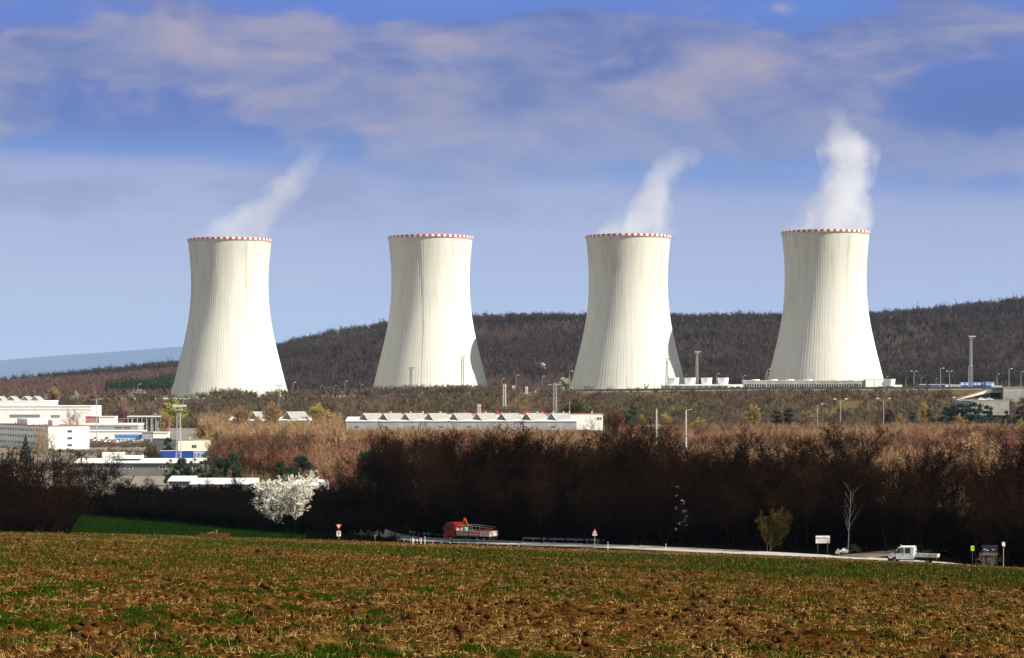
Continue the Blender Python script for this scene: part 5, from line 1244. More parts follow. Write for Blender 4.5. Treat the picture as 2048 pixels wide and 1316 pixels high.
# ------------------------------------------------------------------ masts, lamps and poles
def lattice(mb, H, w0, w1, t=.14, nseg=None):
    nseg = nseg or max(4, int(H / 2.2)); cs = ((-1, -1), (1, -1), (1, 1), (-1, 1))
    for cx, cy in cs: mb.bar((cx * w0 / 2, cy * w0 / 2, -1), (cx * w1 / 2, cy * w1 / 2, H), t * 1.3)
    for k in range(nseg):
        za, zc = H * k / nseg, H * (k + 1) / nseg; wa = w0 + (w1 - w0) * k / nseg; wb = w0 + (w1 - w0) * (k + 1) / nseg
        for j in range(4):
            a, c = cs[j], cs[(j + 1) % 4]
            mb.bar((a[0] * wa / 2, a[1] * wa / 2, za), (c[0] * wb / 2, c[1] * wb / 2, zc), t); mb.bar((a[0] * wb / 2, a[1] * wb / 2, zc), (c[0] * wb / 2, c[1] * wb / 2, zc), t * .8)
def flood_mast(label, px, Y, ytop, m=M_steel, w=1.8, t=.16, nl=4, rz=0.3, hw=2.6):
    g = G(px, Y); H = WZ(ytop, Y) - g[2] - 1.6; b = thing('floodlight_mast', label, 'floodlight mast', g, rz, 'lattice floodlight masts of the plant')
    mb = MB(); lattice(mb, H, w, w * .62, t * 1.25); mb.build('lattice_tower', m, b)
    p = MB(); p.box(-hw / 2, hw / 2, -hw / 2, hw / 2, H, H + .2)
    for k in range(4):
        a = [(-1, -1), (1, -1), (1, 1), (-1, 1)][k]; c = [(-1, -1), (1, -1), (1, 1), (-1, 1)][(k + 1) % 4]
        p.bar((a[0] * hw / 2, a[1] * hw / 2, H + .9), (c[0] * hw / 2, c[1] * hw / 2, H + .9), .09); p.bar((a[0] * hw / 2, a[1] * hw / 2, H + .2), (a[0] * hw / 2, a[1] * hw / 2, H + .9), .1)
    p.bar((-hw * .75, -hw / 2, H + 1.3), (hw * .75, -hw / 2, H + 1.3), .14); p.bar((0, -hw / 2, H), (0, -hw / 2, H + 1.3), .16); p.build('platform', m, b)
    for k in range(nl):
        xx = -hw * .7 + hw * 1.4 * k / (nl - 1); l = MB(); l.box(xx - .42, xx + .42, -hw / 2 - .5, -hw / 2 - .12, H + 1.0, H + 1.7); l.box(xx - .3, xx + .3, -hw / 2 - .12, -hw / 2 + .2, H + 1.15, H + 1.5); l.build('floodlight', m, b)
    return b
flood_mast('short lattice mast in front of the left part of the second tower', 822, 1640, 735, M_dsteel); flood_mast('taller lattice mast in front of the right part of the second tower', 925, 1640, 713, M_dsteel, 2.1)
flood_mast('lattice mast in front of the right foot of the third tower', 1334, 1600, 717, M_dsteel, 1.9); flood_mast('lattice mast rising from the row of white cooling cowls, against the brown hill', 1394, 1618, 703, M_steel, 1.8, .08)
flood_mast('very tall lattice mast beside the blue cabins on the right', 1942, 1596, 672, M_steel, 1.9, .085, 5, hw=3.0); flood_mast('small lattice mast at the right foot of the first tower', 557, 1480, 770, M_dsteel, 1.5, .13)
flood_mast('big lattice floodlight mast among the low buildings on the left', 357, 705, 810, M_steel, 1.7, .10, 5, hw=2.5)
def pylon(label, px, Y, ytop, w, m=W_frame, arm=0, z0=None):
    g = list(G(px, Y)); H = WZ(ytop, Y) - g[2]; b = thing('power_pylon', label, 'pylon', g, .2, 'steel power line supports')
    mb = MB(); lattice(mb, H, w, w * .8, .15); mb.build('lattice_tower', m, b)
    a = MB(); L = max(arm, 2.4); a.box(-L / 2, L / 2, -.2, .2, H - 1.2, H - .9); a.build('crossarm', m, b)
    for k in (-1, 0, 1): MB().lathe([(.12, H - .9), (.2, H - .7), (.12, H - .5), (.2, H - .3), (.1, H - .1)], 8, k * L * .42, 0).build('insulator', W_rust, b)
    return (g[0], g[1], g[2] + H - 1)
pA = pylon('leftmost whitish lattice pylon between the middle towers', 1009, 1480, 768, 1.9); pB = pylon('second whitish pylon, behind the short grey fence end', 1027, 1545, 771, 1.5); pC = pylon('third whitish pylon beside the short grey fence', 1053, 1545, 773, 1.5)
pD = pylon('tall dark lattice pylon with a wide crossarm behind the long factory', 1110, 1400, 766, 2.2, M_steel, 9.0); pylon('low whitish lattice pylon above the factory roofs', 958, 1300, 808, 1.6)
def plain_pole(label, px, Y, yt, r=.16, m=M_steel, name='utility_pole', arm=0, grp=None, fence_=False):
    g = G(px, Y); H = WZ(yt, Y) - g[2]; b = thing(name, label, 'pole', g, 0, grp); mb = MB(); mb.bar((0, 0, -1), (0, 0, H), r * 2.4, r * 1.6, n=8); mb.build('shaft', m, b)
    if arm:
        a = MB(); a.bar((-arm / 2, 0, H - .5), (arm / 2, 0, H - .5), .18); a.build('crossarm', m, b)
        for k in (-1, 0, 1): MB().lathe([(.07, H - .45), (.13, H - .3), (.07, H - .15), (.1, H - .02)], 8, k * arm * .45).build('insulator', W_dgrey, b)
    return b
plain_pole('orange brown pole between the two leftmost pylons', 1017, 1500, 781, .14, mat('brown_pole', (.35, .19, .09), .8, .2, 1)); plain_pole('orange brown pole right of the second pylon', 1032, 1500, 783, .14, mat('brown_pole', (.35, .19, .09), .8, .2, 1))
b = plain_pole('power pole with a wide crossarm beside the pipeline, left', 193, 1000, 797, .22, M_steel, arm=5)
plain_pole('thin dark pole standing right of the big pylon', 1132, 1380, 793, .16, M_dsteel); plain_pole('short pole with aerials on the factory roof end', 1139, 1290, 804, .14, M_steel, arm=2.4)
# tapered concrete poles in front of the russet woodland
for px, yt, lb, arm in ((1312.5, 817.5, 'left one of two pale concrete poles standing above the russet trees', 0), (1371.5, 820, 'right one of two pale concrete poles, with a short bracket at its top', 1)):
    g = G(px, 560); H = WZ(yt, 560) - g[2]; b = thing('concrete_pole', lb, 'pole', g, 0, 'pale concrete poles'); m = MB(); m.bar((0, 0, -1), (0, 0, H), .75, .46, n=10); m.build('shaft', mat('pale_concrete', (.42, .42, .38), .8, .4, 1.2), b)
    m = MB(); m.lathe([(.30, H - 6.4), (.34, H - 6.4), (.34, H - 6.15), (.30, H - 6.15)], 10); m.build('strap', W_dgrey, b)
    if arm: m = MB(); m.bar((0, 0, H - .1), (1.2, 0, H + .15), .12); m.box(1.0, 1.5, -.15, .15, H + .1, H + .22); m.build('bracket', W_frame, b)
# street lamps
def lamp_proto(kind):
    b = thing('street_lamp', 'x', 'street lamp', (0, 0, 0)); m = MB(); m.bar((0, 0, -.1), (0, 0, .97), .030, .016, n=8); m.build('post', M_steel, b)
    arms = {'s': (1,), 'd': (-1, 1), 'c': (1,), 'cd': (-1, 1)}[kind]; cur = kind[0] == 'c'
    for a in arms:
        m = MB(); r = .16 if cur else .10
        P = [(a * r * math.sin(t), 0, .90 + .10 * (1 - math.cos(t))) if cur else (a * r * f, 0, .96 + .035 * f) for t, f in zip(np.linspace(0, math.pi / 2, 6), np.linspace(0, 1, 6))]
        for k in range(5): m.bar(P[k], P[k + 1], .014)
        m.build('arm', M_steel, b)
        e = P[-1]; m = MB(); m.box(e[0] - (.0 if a > 0 else .09), e[0] + (.09 if a > 0 else .0), -.02, .02, e[2] - .012, e[2] + .016); m.build('lamp_head', W_white, b)
    return b
LP = {k: Maker(lamp_proto(k)) for k in ('s', 'd', 'c', 'cd')}
ORD = ['first', 'second', 'third', 'fourth', 'fifth', 'sixth', 'seventh', 'eighth', 'ninth', 'tenth']
def lamps(lst, where, grp, kind='s', Y=1600):
    for k, it in enumerate(lst):
        px, yt = it[:2]; kd = it[2] if len(it) > 2 else kind; yy = it[3] if len(it) > 3 else Y; g = G(px, yy); H = WZ(yt, yy) - g[2]
        LP[kd].put(g, 0 if k % 3 else math.pi * (kd == 's') * 0, f'{ORD[k]} lamp post from the left {where}', grp, sc=(H * .95, H, H))
lamps([(583, 775), (586, 764), (641, 771), (656, 774), (669, 771), (690, 762), (698, 779), (722, 769)], 'between the first and second towers', 'lamps between the first and second towers', Y=1610)
lamps([(1003, 757), (1032, 750), (1084, 752), (1139, 742)], 'between the second and third towers', 'lamps between the second and third towers', Y=1610)
lamps([(1254, 748), (1341, 747), (1433, 747), (1486, 751), (1531, 745)], 'between the third tower and the pump house', 'lamps from the third tower to the pump house', Y=1598)
lamps([(1534, 738), (1617, 739), (1749, 738), (1772, 753), (1796, 763), (1812, 754)], 'around the foot of the fourth tower', 'lamps around the foot of the fourth tower', Y=1598)
lamps([(1828, 742, 'd'), (1842, 755), (1872, 757), (1881, 736), (1899, 742, 'd'), (1937, 731), (1994, 748), (2003, 762), (2018, 737), (2042, 743)], 'in the row above the blue cabins at the right', 'lamps above the blue cabins', Y=1596)
lamps([(1635, 808, 'c', 1330), (1681, 798, 'cd', 1330), (1767, 797, 'cd', 1320), (1920, 795, 'cd', 1340)], 'in front of the embankment at the right', 'curved lamps before the embankment')
lamps([(113, 788, 's', 1500), (265, 776, 's', 1600), (276, 768, 's', 1600), (345, 770, 's', 1600), (287, 845, 'c', 1050), (305, 828, 's', 1150)], 'in the works area left of the first tower', 'lamps left of the first tower')
for m_ in LP.values(): m_.end()
for k, (px, yt, lb) in enumerate(((1309, 739, 'plain pole in front of the third tower'), (1584, 738, 'plain pole in front of the left half of the fourth tower'), (1704, 731, 'tallest plain pole in front of the right half of the fourth tower'), (1626, 747, 'short plain pole in front of the fourth tower'), (1725, 752, 'plain pole near the right end of the pump house'), (376, 765, 'thin pole before the left foot of the first tower'), (490, 772, 'thin pole before the right half of the first tower'))):
    plain_pole(lb, px, 1596, yt, .13, M_dsteel, grp='plain poles in front of the towers')

# ------------------------------------------------------------------ vehicles
P_red = mat('red_cab_paint', (0.22, 0.008, 0.01), .35, .1, 1, spec=.5); P_wht = mat('white_van_paint', (0.78, 0.79, 0.82), .35, .05, 1, spec=.5)
P_blk = mat('black_plastic', (0.012, 0.012, 0.013), .6, .2, 2); P_tyre = mat('tyre_rubber', (0.014, 0.014, 0.015), .9, .2, 2); P_rim = mat('wheel_rim', (0.22, 0.22, 0.23), .4, .1, 2, metal=.6)
P_or = mat('orange_crane', (0.80, 0.11, 0.012), .45, .1, 1); P_board = mat('pale_sideboard', (0.58, 0.47, 0.42), .7, .25, 1.2); P_dred = mat('dark_red_letters', (0.20, 0.015, 0.02), .7, .1, 1)
P_green = mat('mint_green', (0.22, 0.60, 0.34), .6, .1, 1); P_light = mat('lamp_glass', (0.7, 0.7, 0.68), .2, .1, 1); P_tail = mat('red_lens', (0.5, 0.02, 0.02), .3, .1, 1)
def wheels(p, xs, y0, y1, r, wd=.28):
    for x in xs:
        for y in (y0, y1):
            s = -1 if y < (y0 + y1) / 2 else 1
            m = MB(); n = 20; prof = [(r * .62, -wd / 2), (r * .95, -wd / 2), (r, -wd * .35), (r, wd * .35), (r * .95, wd / 2), (r * .62, wd / 2)]
            vs = []; fs = []
            for rr, o in prof:
                for k in range(n): t = 2 * math.pi * k / n; vs.append((x + rr * math.cos(t), y + o, r + rr * math.sin(t)))
            for a in range(len(prof) - 1):
                for k in range(n): fs.append((a * n + k, a * n + (k + 1) % n, (a + 1) * n + (k + 1) % n, (a + 1) * n + k))
            m.add(vs, fs); wo_ = MB(); h = thing_wheel = None
            w_ = m.build('wheel', P_tyre, p)
            q = MB(); vs = []; fs = []
            for rr, o in ((r * .62, -wd * .42), (r * .5, -wd * .30), (r * .16, -wd * .36), (r * .62, wd * .42), (r * .5, wd * .30), (r * .16, wd * .36)):
                for k in range(n): t = 2 * math.pi * k / n; vs.append((x + rr * math.cos(t), y + o, r + rr * math.sin(t)))
            for a in (0, 1, 3, 4):
                for k in range(n): fs.append((a * n + k, a * n + (k + 1) % n, (a + 1) * n + (k + 1) % n, (a + 1) * n + k))
            fs += [tuple(2 * n + k for k in range(n)), tuple(5 * n + k for k in range(n))]
            q.add(vs, fs); q.build('rim', P_rim, w_)
def text(name, body, size, loc, m, parent, rot=(math.pi / 2, 0, 0), sx=1.0, ext=.006):
    c = bpy.data.curves.new(name, 'FONT'); c.body = body; c.size = size; c.extrude = ext; c.align_x = 'CENTER'; c.align_y = 'CENTER'; c.resolution_u = 2; c.offset = size * .018
    o = bpy.data.objects.new(name, c); scene.collection.objects.link(o)
    bpy.context.view_layer.update()
    me = bpy.data.meshes.new_from_object(o.evaluated_get(bpy.context.evaluated_depsgraph_get())); bpy.data.objects.remove(o); me.materials.clear(); me.materials.append(m)
    r = link(name, me, parent, loc); r.rotation_euler = rot; r.scale = (sx, 1, 1); return r
# red flatbed truck with a folded crane
pos, yaw = onroad(WX(945, 352), -0.6); t0 = thing('flatbed_truck', 'red cabbed flatbed truck with an orange folded crane, driving left on the road', 'truck', pos, yaw * .6)
w = 1.22
MB().prism([(-4.15, .55), (-4.2, 1.4), (-4.12, 1.75), (-3.85, 2.95), (-3.7, 3.05), (-2.35, 3.1), (-2.2, 2.95), (-2.2, .75), (-2.5, .75), (-2.65, 1.05), (-3.4, 1.05), (-3.6, .55)], -w, w).build('cab', P_red, t0, bevel=.05)
for y, s in ((-w, -1), (w, 1)):
    d = MB().prism([(-3.75, 1.0), (-3.92, 1.75), (-3.68, 2.72), (-2.75, 2.72), (-2.75, 1.0)], *sorted((y + s * .004, y + s * .03))).build('door', P_red, t0)
    MB().prism([(-3.80, 1.85), (-3.6, 2.6), (-2.85, 2.6), (-2.85, 1.85)], *sorted((y + s * .031, y + s * .045))).build('window', W_glass, d); MB().box(-3.0, -2.85, *sorted((y + s * .031, y + s * .07)), 1.55, 1.62).build('handle', P_blk, d)
    MB().box(-4.22, -4.12, *sorted((y * 1.0 + s * .12, y + s * .32)), 1.9, 2.5).build('mirror', P_blk, t0); MB().box(-4.24, -4.12, *sorted((y - s * .45, y - s * .1)), .72, .95).build('headlight', P_light, t0)
    MB().box(4.10, 4.18, *sorted((y - s * .45, y - s * .12)), .72, .95).build('tail_light', P_tail, t0)
MB().prismx([(-1.05, 1.85), (1.05, 1.85), (.98, 2.7), (-.98, 2.7)], 0, .03).build('windscreen', W_glass, t0, loc=(-4.13, 0, 0)).rotation_euler = (0, R(13), 0)
MB().box(-4.26, -3.7, -w - .02, w + .02, .38, .70).build('bumper', P_blk, t0)
m = MB(); m.box(-3.9, 4.1, -.42, .42, .62, .95); m.box(-1.2, .6, -1.15, -.5, .45, .9); m.box(-.9, .5, .5, 1.15, .45, .9); m.box(3.6, 4.05, -1.2, 1.2, .5, .62); m.build('chassis', P_blk, t0)
MB().box(-1.85, 4.25, -1.25, 1.25, 1.02, 1.18).build('load_bed', P_blk, t0)
for k, (a, c) in enumerate(((-1.85, .35), (.42, 2.45), (2.52, 4.25))):
    for y, s in ((-1.25, -1), (1.25, 1)):
        d = MB().box(a, c, *sorted((y, y + s * .06)), 1.1, 1.92).build('sideboard', P_board, t0)
        f = MB()
        for xx in (a + .03, c - .03): f.box(xx - .03, xx + .03, *sorted((y + s * .061, y + s * .09)), 1.1, 1.92)
        f.build('stanchion', P_dred if k < 2 else W_frame, d)
        if k < 2:
            b_ = MB(); b_.box(a + .15, c - .15, *sorted((y + s * .061, y + s * .066)), 1.16, 1.26); b_.build('stripe', P_dred, d)
            if s < 0: text('lettering', ('STROJNY', 'HERDLER')[k], .46, ((a + c) / 2, y - .07, 1.56), P_dred, d, sx=1.0)
MB().box(4.25, 4.31, -1.25, 1.25, 1.1, 1.92).build('tailboard', P_board, t0); MB().box(-1.91, -1.85, -1.25, 1.25, 1.1, 2.2).build('headboard', P_board, t0)
m = MB()
for y in (-1.2, 1.2):
    m.bar((-1.85, y, 1.92), (-1.65, y, 2.75), .08); m.bar((-1.65, y, 2.75), (1.0, y, 2.72), .08); m.bar((.2, y, 1.92), (.32, y, 2.73), .07); m.bar((1.0, y, 1.92), (1.0, y, 2.72), .07); m.bar((-.75, y, 1.92), (-.75, y, 2.74), .06); m.bar((1.0, y, 2.7), (4.0, y, 2.45), .05)
m.build('side_rack', W_frame, t0)
m = MB(); m.bar((-1.35, 0, 1.1), (-1.35, 0, 2.9), .34, .26, n=8); m.bar((-1.4, 0, 2.7), (-1.1, 0, 3.75), .38, .30); m.bar((-1.12, 0, 3.72), (-.35, 0, 2.55), .34, .24); m.bar((-.4, .1, 2.6), (-.75, .1, 1.9), .2); m.build('crane', P_or, t0)
m = MB()
for k in range(9): a = rnd.uniform(-.9, .9); m.bar((rnd.uniform(.8, 1.4), a, rnd.uniform(1.5, 2.1)), (rnd.uniform(3.4, 4.3), a + rnd.uniform(-.2, .2), rnd.uniform(1.9, 2.6)), .09)
m.build('pole_load', mat('reddish_poles', (.45, .10, .08), .6, .3, 2), t0)
wheels(t0, (-3.0, 1.9, 3.1), -1.0, 1.0, .50)
g = thing('plastic_drum', 'mint green drum standing on the truck bed beside the crane', 'drum', Vector(pos) + Matrix.Rotation(yaw * .6, 3, 'Z') @ Vector((-.35, -.85, 1.19)))
MB().lathe([(.0, 0), (.30, 0), (.32, .05), (.32, .35), (.34, .38), (.32, .41), (.32, .75), (.34, .78), (.32, .81), (.32, 1.15), (.28, 1.22), (0, 1.22)], 16, cap=False).build('body', P_green, g)
MB().lathe([(0, 1.221), (.08, 1.221), (.08, 1.28), (0, 1.28)], 10, .12, 0, cap=False).build('cap', P_blk, g)
# white double cab flatbed van
pos, yaw = onroad(WX(1788, 316), .3); pos = (pos[0], pos[1], pos[2]); v0 = thing('flatbed_van', 'white double cab flatbed van on the road at the lower right, facing left', 'van', pos, yaw * .45, sc=.98)
w = .98
MB().prism([(-3.25, .42), (-3.32, .95), (-3.05, 1.22), (-2.55, 1.36), (-1.95, 2.12), (-1.75, 2.24), (.05, 2.28), (.18, 2.2), (.18, .42), (-1.9, .42), (-2.02, .72), (-2.3, .88), (-2.6, .86), (-2.85, .62), (-2.9, .42)], -w, w).build('cab', P_wht, v0, bevel=.05)
for y, s in ((-w, -1), (w, 1)):
    for a, c, pts in ((-2.2, -1.2, [(-2.32, 1.38), (-1.88, 2.02), (-1.28, 2.05), (-1.28, 1.36)]), (-1.12, -.12, [(-1.02, 1.36), (-1.02, 2.06), (-.32, 2.06), (-.32, 1.36)])):
        d = MB().box(a - .05, c + .03, *sorted((y + s * .003, y + s * .018)), .55, 1.33).build('door', P_wht, v0)
        MB().prism(pts, *sorted((y + s * .005, y + s * .03))).build('window', W_glass, d); MB().box(c - .22, c - .06, *sorted((y + s * .02, y + s * .06)), 1.12, 1.2).build('handle', P_blk, d)
    MB().box(-2.45, -2.30, *sorted((y + s * .02, y + s * .24)), 1.3, 1.62).build('mirror', P_blk, v0); MB().prism([(-3.24, .98), (-3.02, 1.2), (-2.85, 1.2), (-2.95, 1.0)], *sorted((y - s * .25, y + s * .012))).build('headlight', P_light, v0)
    MB().box(-2.0, .15, *sorted((y + s * .003, y + s * .03)), .40, .54).build('sill_trim', P_blk, v0); MB().box(3.20, 3.26, *sorted((y - s * .25, y)), .62, .76).build('tail_light', P_tail, v0)
MB().box(-3.38, -2.88, -w - .015, w + .015, .28, .62).build('bumper', P_blk, v0)
o = MB().box(-.03, 0, -.82, .82, -.42, .42).build('windscreen', W_glass, v0, loc=(-2.30, 0, 1.74)); o.rotation_euler = (0, R(38), 0)
m = MB(); m.box(-2.9, 3.1, -.38, .38, .42, .62); m.box(.9, 1.7, -.9, -.4, .40, .66); m.build('chassis', P_blk, v0); MB().box(.28, 3.28, -1.02, 1.02, .80, .92).build('load_bed', P_rim, v0)
for y, s in ((-1.02, -1), (1.02, 1)):
    for k, (a, c) in enumerate(((.28, 2.16), (2.20, 3.28))):
        d = MB().box(a, c, *sorted((y, y + s * .04)), .90, 1.28).build('sideboard', mat('aluminium_board', (.55, .60, .56), .5, .15, 2), v0)
        f = MB(); f.box(a, a + .05, *sorted((y + s * .041, y + s * .06)), .9, 1.28); f.build('latch', P_rim, d)
        if k: 
            st = MB()
            for j in range(6): st.add([(a + .1 + j * .165, y + s * .042, 1.14), (a + .19 + j * .165, y + s * .042, 1.14), (a + .14 + j * .165, y + s * .042, 1.26), (a + .05 + j * .165, y + s * .042, 1.26), (a + .1 + j * .165, y + s * .05, 1.14), (a + .19 + j * .165, y + s * .05, 1.14), (a + .14 + j * .165, y + s * .05, 1.26), (a + .05 + j * .165, y + s * .05, 1.26)], [(0, 1, 2, 3), (4, 7, 6, 5), (0, 4, 5, 1), (1, 5, 6, 2), (2, 6, 7, 3), (3, 7, 4, 0)])
            st.build('hazard_stripes', W_red, d)
MB().box(3.28, 3.32, -1.02, 1.02, .9, 1.28).build('tailboard', mat('aluminium_board', (.55, .60, .56), .5, .15, 2), v0)
m = MB()
for y in (-.9, .9): m.bar((.33, y, .9), (.33, y, 2.3), .07); m.bar((.33, y, 2.28), (.95, y, 2.36), .06)
m.bar((.33, -.9, 2.28), (.33, .9, 2.28), .07); m.bar((.33, -.9, 1.6), (.33, .9, 1.6), .06); m.build('cab_guard', P_blk, v0)
m = MB()
for k in range(8): x = .6 + k * .14; m.box(x, x + .3 * rnd.random() + .1, -.7 + .12 * k, -.4 + .12 * k, .93, 1.15 + .25 * rnd.random())
m.build('building_rubble', mat('pale_rubble', (.4, .36, .34), .9, .4, 3), v0)
wheels(v0, (-2.48, 2.0), -.84, .84, .34, .22)
d = thing('driver', 'x', 'person', (0, 0, 0)); bpy.data.objects.remove(d)
# parked cars
def car_proto():
    b = thing('parked_car', 'x', 'car', (0, 0, 0)); w = .88
    m = MB(); prof = [(-2.12, .32), (-2.18, .62), (-2.05, .78), (-1.15, .92), (-.55, 1.36), (-.3, 1.43), (.75, 1.45), (1.1, 1.38), (1.75, 1.0), (2.08, .94), (2.15, .6), (2.1, .32)]
    m.prism(prof, -w, w); m.build('body', P_wht, b, bevel=.06)
    for y, s in ((-w, -1), (w, 1)):
        MB().prism([(-.95, .95), (-.5, 1.33), (.05, 1.36), (.05, .95)], *sorted((y, y + s * .015))).build('window', W_glass, b); MB().prism([(.12, .95), (.12, 1.36), (.72, 1.36), (1.4, 1.0), (1.4, .95)], *sorted((y, y + s * .015))).build('window', W_glass, b)
        MB().box(-2.2, -2.12, *sorted((y - s * .35, y - s * .05)), .58, .74).build('headlight', P_light, b)
    o = MB().box(-.02, .01, -.74, .74, -.33, .33).build('windscreen', W_glass, b, loc=(-.87, 0, 1.15)); o.rotation_euler = (0, R(54), 0)
    o = MB().box(-.01, .02, -.70, .70, -.28, .28).build('rear_window', W_glass, b, loc=(1.44, 0, 1.20)); o.rotation_euler = (0, R(-60), 0)
    wheels(b, (-1.3, 1.3), -.78, .78, .31, .2)
    return b
cp_ = Maker(car_proto())
CC = {'dark blue': (.02, .035, .10), 'white': (.7, .7, .7), 'silver': (.42, .43, .45), 'black': (.015, .015, .017), 'pale blue': (.30, .40, .55), 'red': (.45, .03, .02), 'grey': (.2, .2, .21)}
CM = {k: mat('car_paint_' + k.replace(' ', '_'), c, .3, .05, 1, spec=.6) for k, c in CC.items()}
seq = [['dark blue', 'grey', 'dark blue', 'silver', 'black', 'dark blue', 'red', 'silver', 'white', 'pale blue', 'dark blue', 'white', 'silver', 'grey', 'dark blue'], ['black', 'dark blue', 'silver', 'dark blue', 'white', 'silver', 'pale blue', 'dark blue', 'silver', 'white', 'grey', 'dark blue', 'silver', 'dark blue']]
ORD2 = ORD + ['eleventh', 'twelfth', 'thirteenth', 'fourteenth', 'fifteenth']
for r_ in range(2):
    for k, c in enumerate(seq[r_]):
        Y = 990 if r_ == 0 else 1000; px = 176 + (8.2 if r_ == 0 else 8.6) * k + r_ * 3
        g = G(px, Y); cp_.put((g[0], g[1], g[2] + (.0 if r_ == 0 else .35)), R(55 + rnd.uniform(-3, 3)), f'{c} car, {ORD2[k]} from the left in the {("front", "back")[r_]} row of the car park', 'cars in the car park', mats={'body': CM[c]})
for c, px, Y, lb in (('white', 1963, 1420, 'small white car parked under the ramp, left one of two'), ('silver', 1978, 1422, 'silver car parked under the ramp, right one of two'), ('pale blue', 277, 800, 'pale blue car parked behind the green bush by the blue containers'), ('dark blue', 268, 792, 'dark blue car beside the pale blue one, near the light green bush')):
    x = WX(px, Y); z = T(x, Y)
    if Y > 1400: z = WZ(801, Y)
    cp_.put((x, Y, z), R(200 if Y > 1400 else 20), lb, 'single parked cars', sc=1.15, mats={'body': CM[c]})
cp_.end()
Y = 1421; b = thing('parking_terrace', 'small paved terrace with the two white cars below the ramp', 'terrace', (WX(1970, Y), Y, WZ(801, Y))); MB().box(-9, 14, -5, 60, -9, -.02).build('slab', W_conc, b); MB().box(-9, 14, -5.1, -4.9, -.015, .6).build('parapet', W_conc, b)
b = thing('box_truck', 'white box bodied lorry parked behind the hedge trees on the left', 'lorry', G(212, 760), .1); MB().box(-1.2, 6.2, -1.2, 1.2, .9, 3.4).build('cargo_box', W_white, b, bevel=.05); MB().prism([(-3.1, .5), (-3.1, 1.5), (-2.8, 2.6), (-1.4, 2.7), (-1.4, .5)], -1.15, 1.15).build('cab', P_red, b, bevel=.05)
MB().box(-3.0, 6.1, -.4, .4, .5, .88).build('chassis', P_blk, b); MB().prism([(-2.95, 1.55), (-2.75, 2.4), (-1.8, 2.4), (-1.8, 1.55)], -1.17, -1.151).build('window', W_glass, b); wheels(b, (-2.3, 4.6), -.95, .95, .48)

# ------------------------------------------------------------------ roadside furniture
def rail_line(label, X0, X1, off, h=.72):
    xs = np.linspace(X0, X1, max(2, int(abs(X1 - X0) / .8))); P = [onroad(x, off)[0] for x in xs]; P = np.array(P)
    for _ in range(10): P[1:-1] = (P[:-2] + 2 * P[1:-1] + P[2:]) / 4
    b = thing('guardrail', label, 'guardrail', tuple(P[0])); q = P - P[0]; m = MB()
    for k in range(len(q) - 1):
        a, c = Vector(q[k]), Vector(q[k + 1]); V = []
        for dz_, dy in ((.40, 0), (.46, -.07), (.53, 0), (.59, -.07), (.72, 0)):
            V += [tuple(a + Vector((0, dy, dz_))), tuple(c + Vector((0, dy, dz_)))]
        m.add(V, [(2 * i, 2 * i + 1, 2 * i + 3, 2 * i + 2) for i in range(4)])
    m.build('beam', mat('rail_steel', (.20, .22, .25), .45, .2, 2, metal=.5), b)
    D = np.concatenate([[0], np.cumsum(np.linalg.norm(np.diff(P, axis=0), axis=1))])
    for d in np.arange(0, D[-1], 2.2):
        x = np.interp(d, D, q[:, 0]); y = np.interp(d, D, q[:, 1]); z = np.interp(d, D, q[:, 2]); MB().box(x - .06, x + .06, y + .02, y + .14, z - .6, z + .68).build('post', M_steel, b)
rail_line('grey steel guardrail on the near side of the road below the truck', WX(800, 352), WX(1082, 336), -4.3); rail_line('grey guardrail on the far side of the road, right of the truck', WX(1000, 352), WX(1168, 342), 4.6)
rail_line('grey guardrail on the far side of the road, left of the truck', WX(762, 372), WX(895, 360), 4.4)
S_white = mat('sign_white', (.78, .77, .75), .5, .04, 1); S_red = mat('sign_red', (.50, .03, .03), .5, .05, 1); S_black = mat('sign_black', (.02, .02, .02), .5, .05, 1); S_yel = mat('sign_yellow', (.55, .68, .02), .5, .05, 1)
def post(p, h, r=.035, m=M_steel): return MB().bar((0, .06, -.5), (0, .06, h), r * 2, n=8).build('post', m, p)
def tri(p, c, s, up_, y, m, nm, th=.02):
    k = 1 if up_ else -1; return MB().prism([(-s / 2, c - k * s * .29), (s / 2, c - k * s * .29), (0, c + k * s * .577)], y - th, y).build(nm, m, p)
x, y = WX(677.5, 379), 379; z = float(plane(x, 376)) ; b = thing('give_way_sign', 'red and white downward triangle road sign with a small white plate below', 'road sign', (x, y, z)); top = WZ(1048, y) - z; post(b, top)
s = (690 - 665 - 12) * K * y * .98; tri(b, top - s * .31, s, False, 0, S_red, 'sign_face'); tri(b, top - s * .31, s * .60, False, -.022, S_white, 'sign_centre', .004)
o = MB().box(-.36, .36, -.02, 0, top - s - .98, top - s - .12).build('plate', S_white, b); m = MB(); m.box(-.24, .24, -.026, -.021, top - s - .44, top - s - .34); m.box(-.06, .06, -.026, -.021, top - s - .8, top - s - .44); m.build('symbol', S_black, o)
x, y = WX(1189.5, 333), 333; z = float(plane(x, 331)); b = thing('warning_sign', 'small red bordered warning triangle sign on a thin grey post', 'road sign', (x, y, z)); top = WZ(1057.5, y) - z; post(b, top, .04)
s = .85; tri(b, top - .50, s, True, 0, S_red, 'sign_face'); tri(b, top - .50, s * .62, True, -.022, S_white, 'sign_centre', .004); o = MB().box(-.03, .03, -.030, -.027, top - .62, top - .38).build('symbol', S_black, b); MB().box(-.34, .34, -.02, 0, top - .98, top - .80).build('plate', S_white, b)
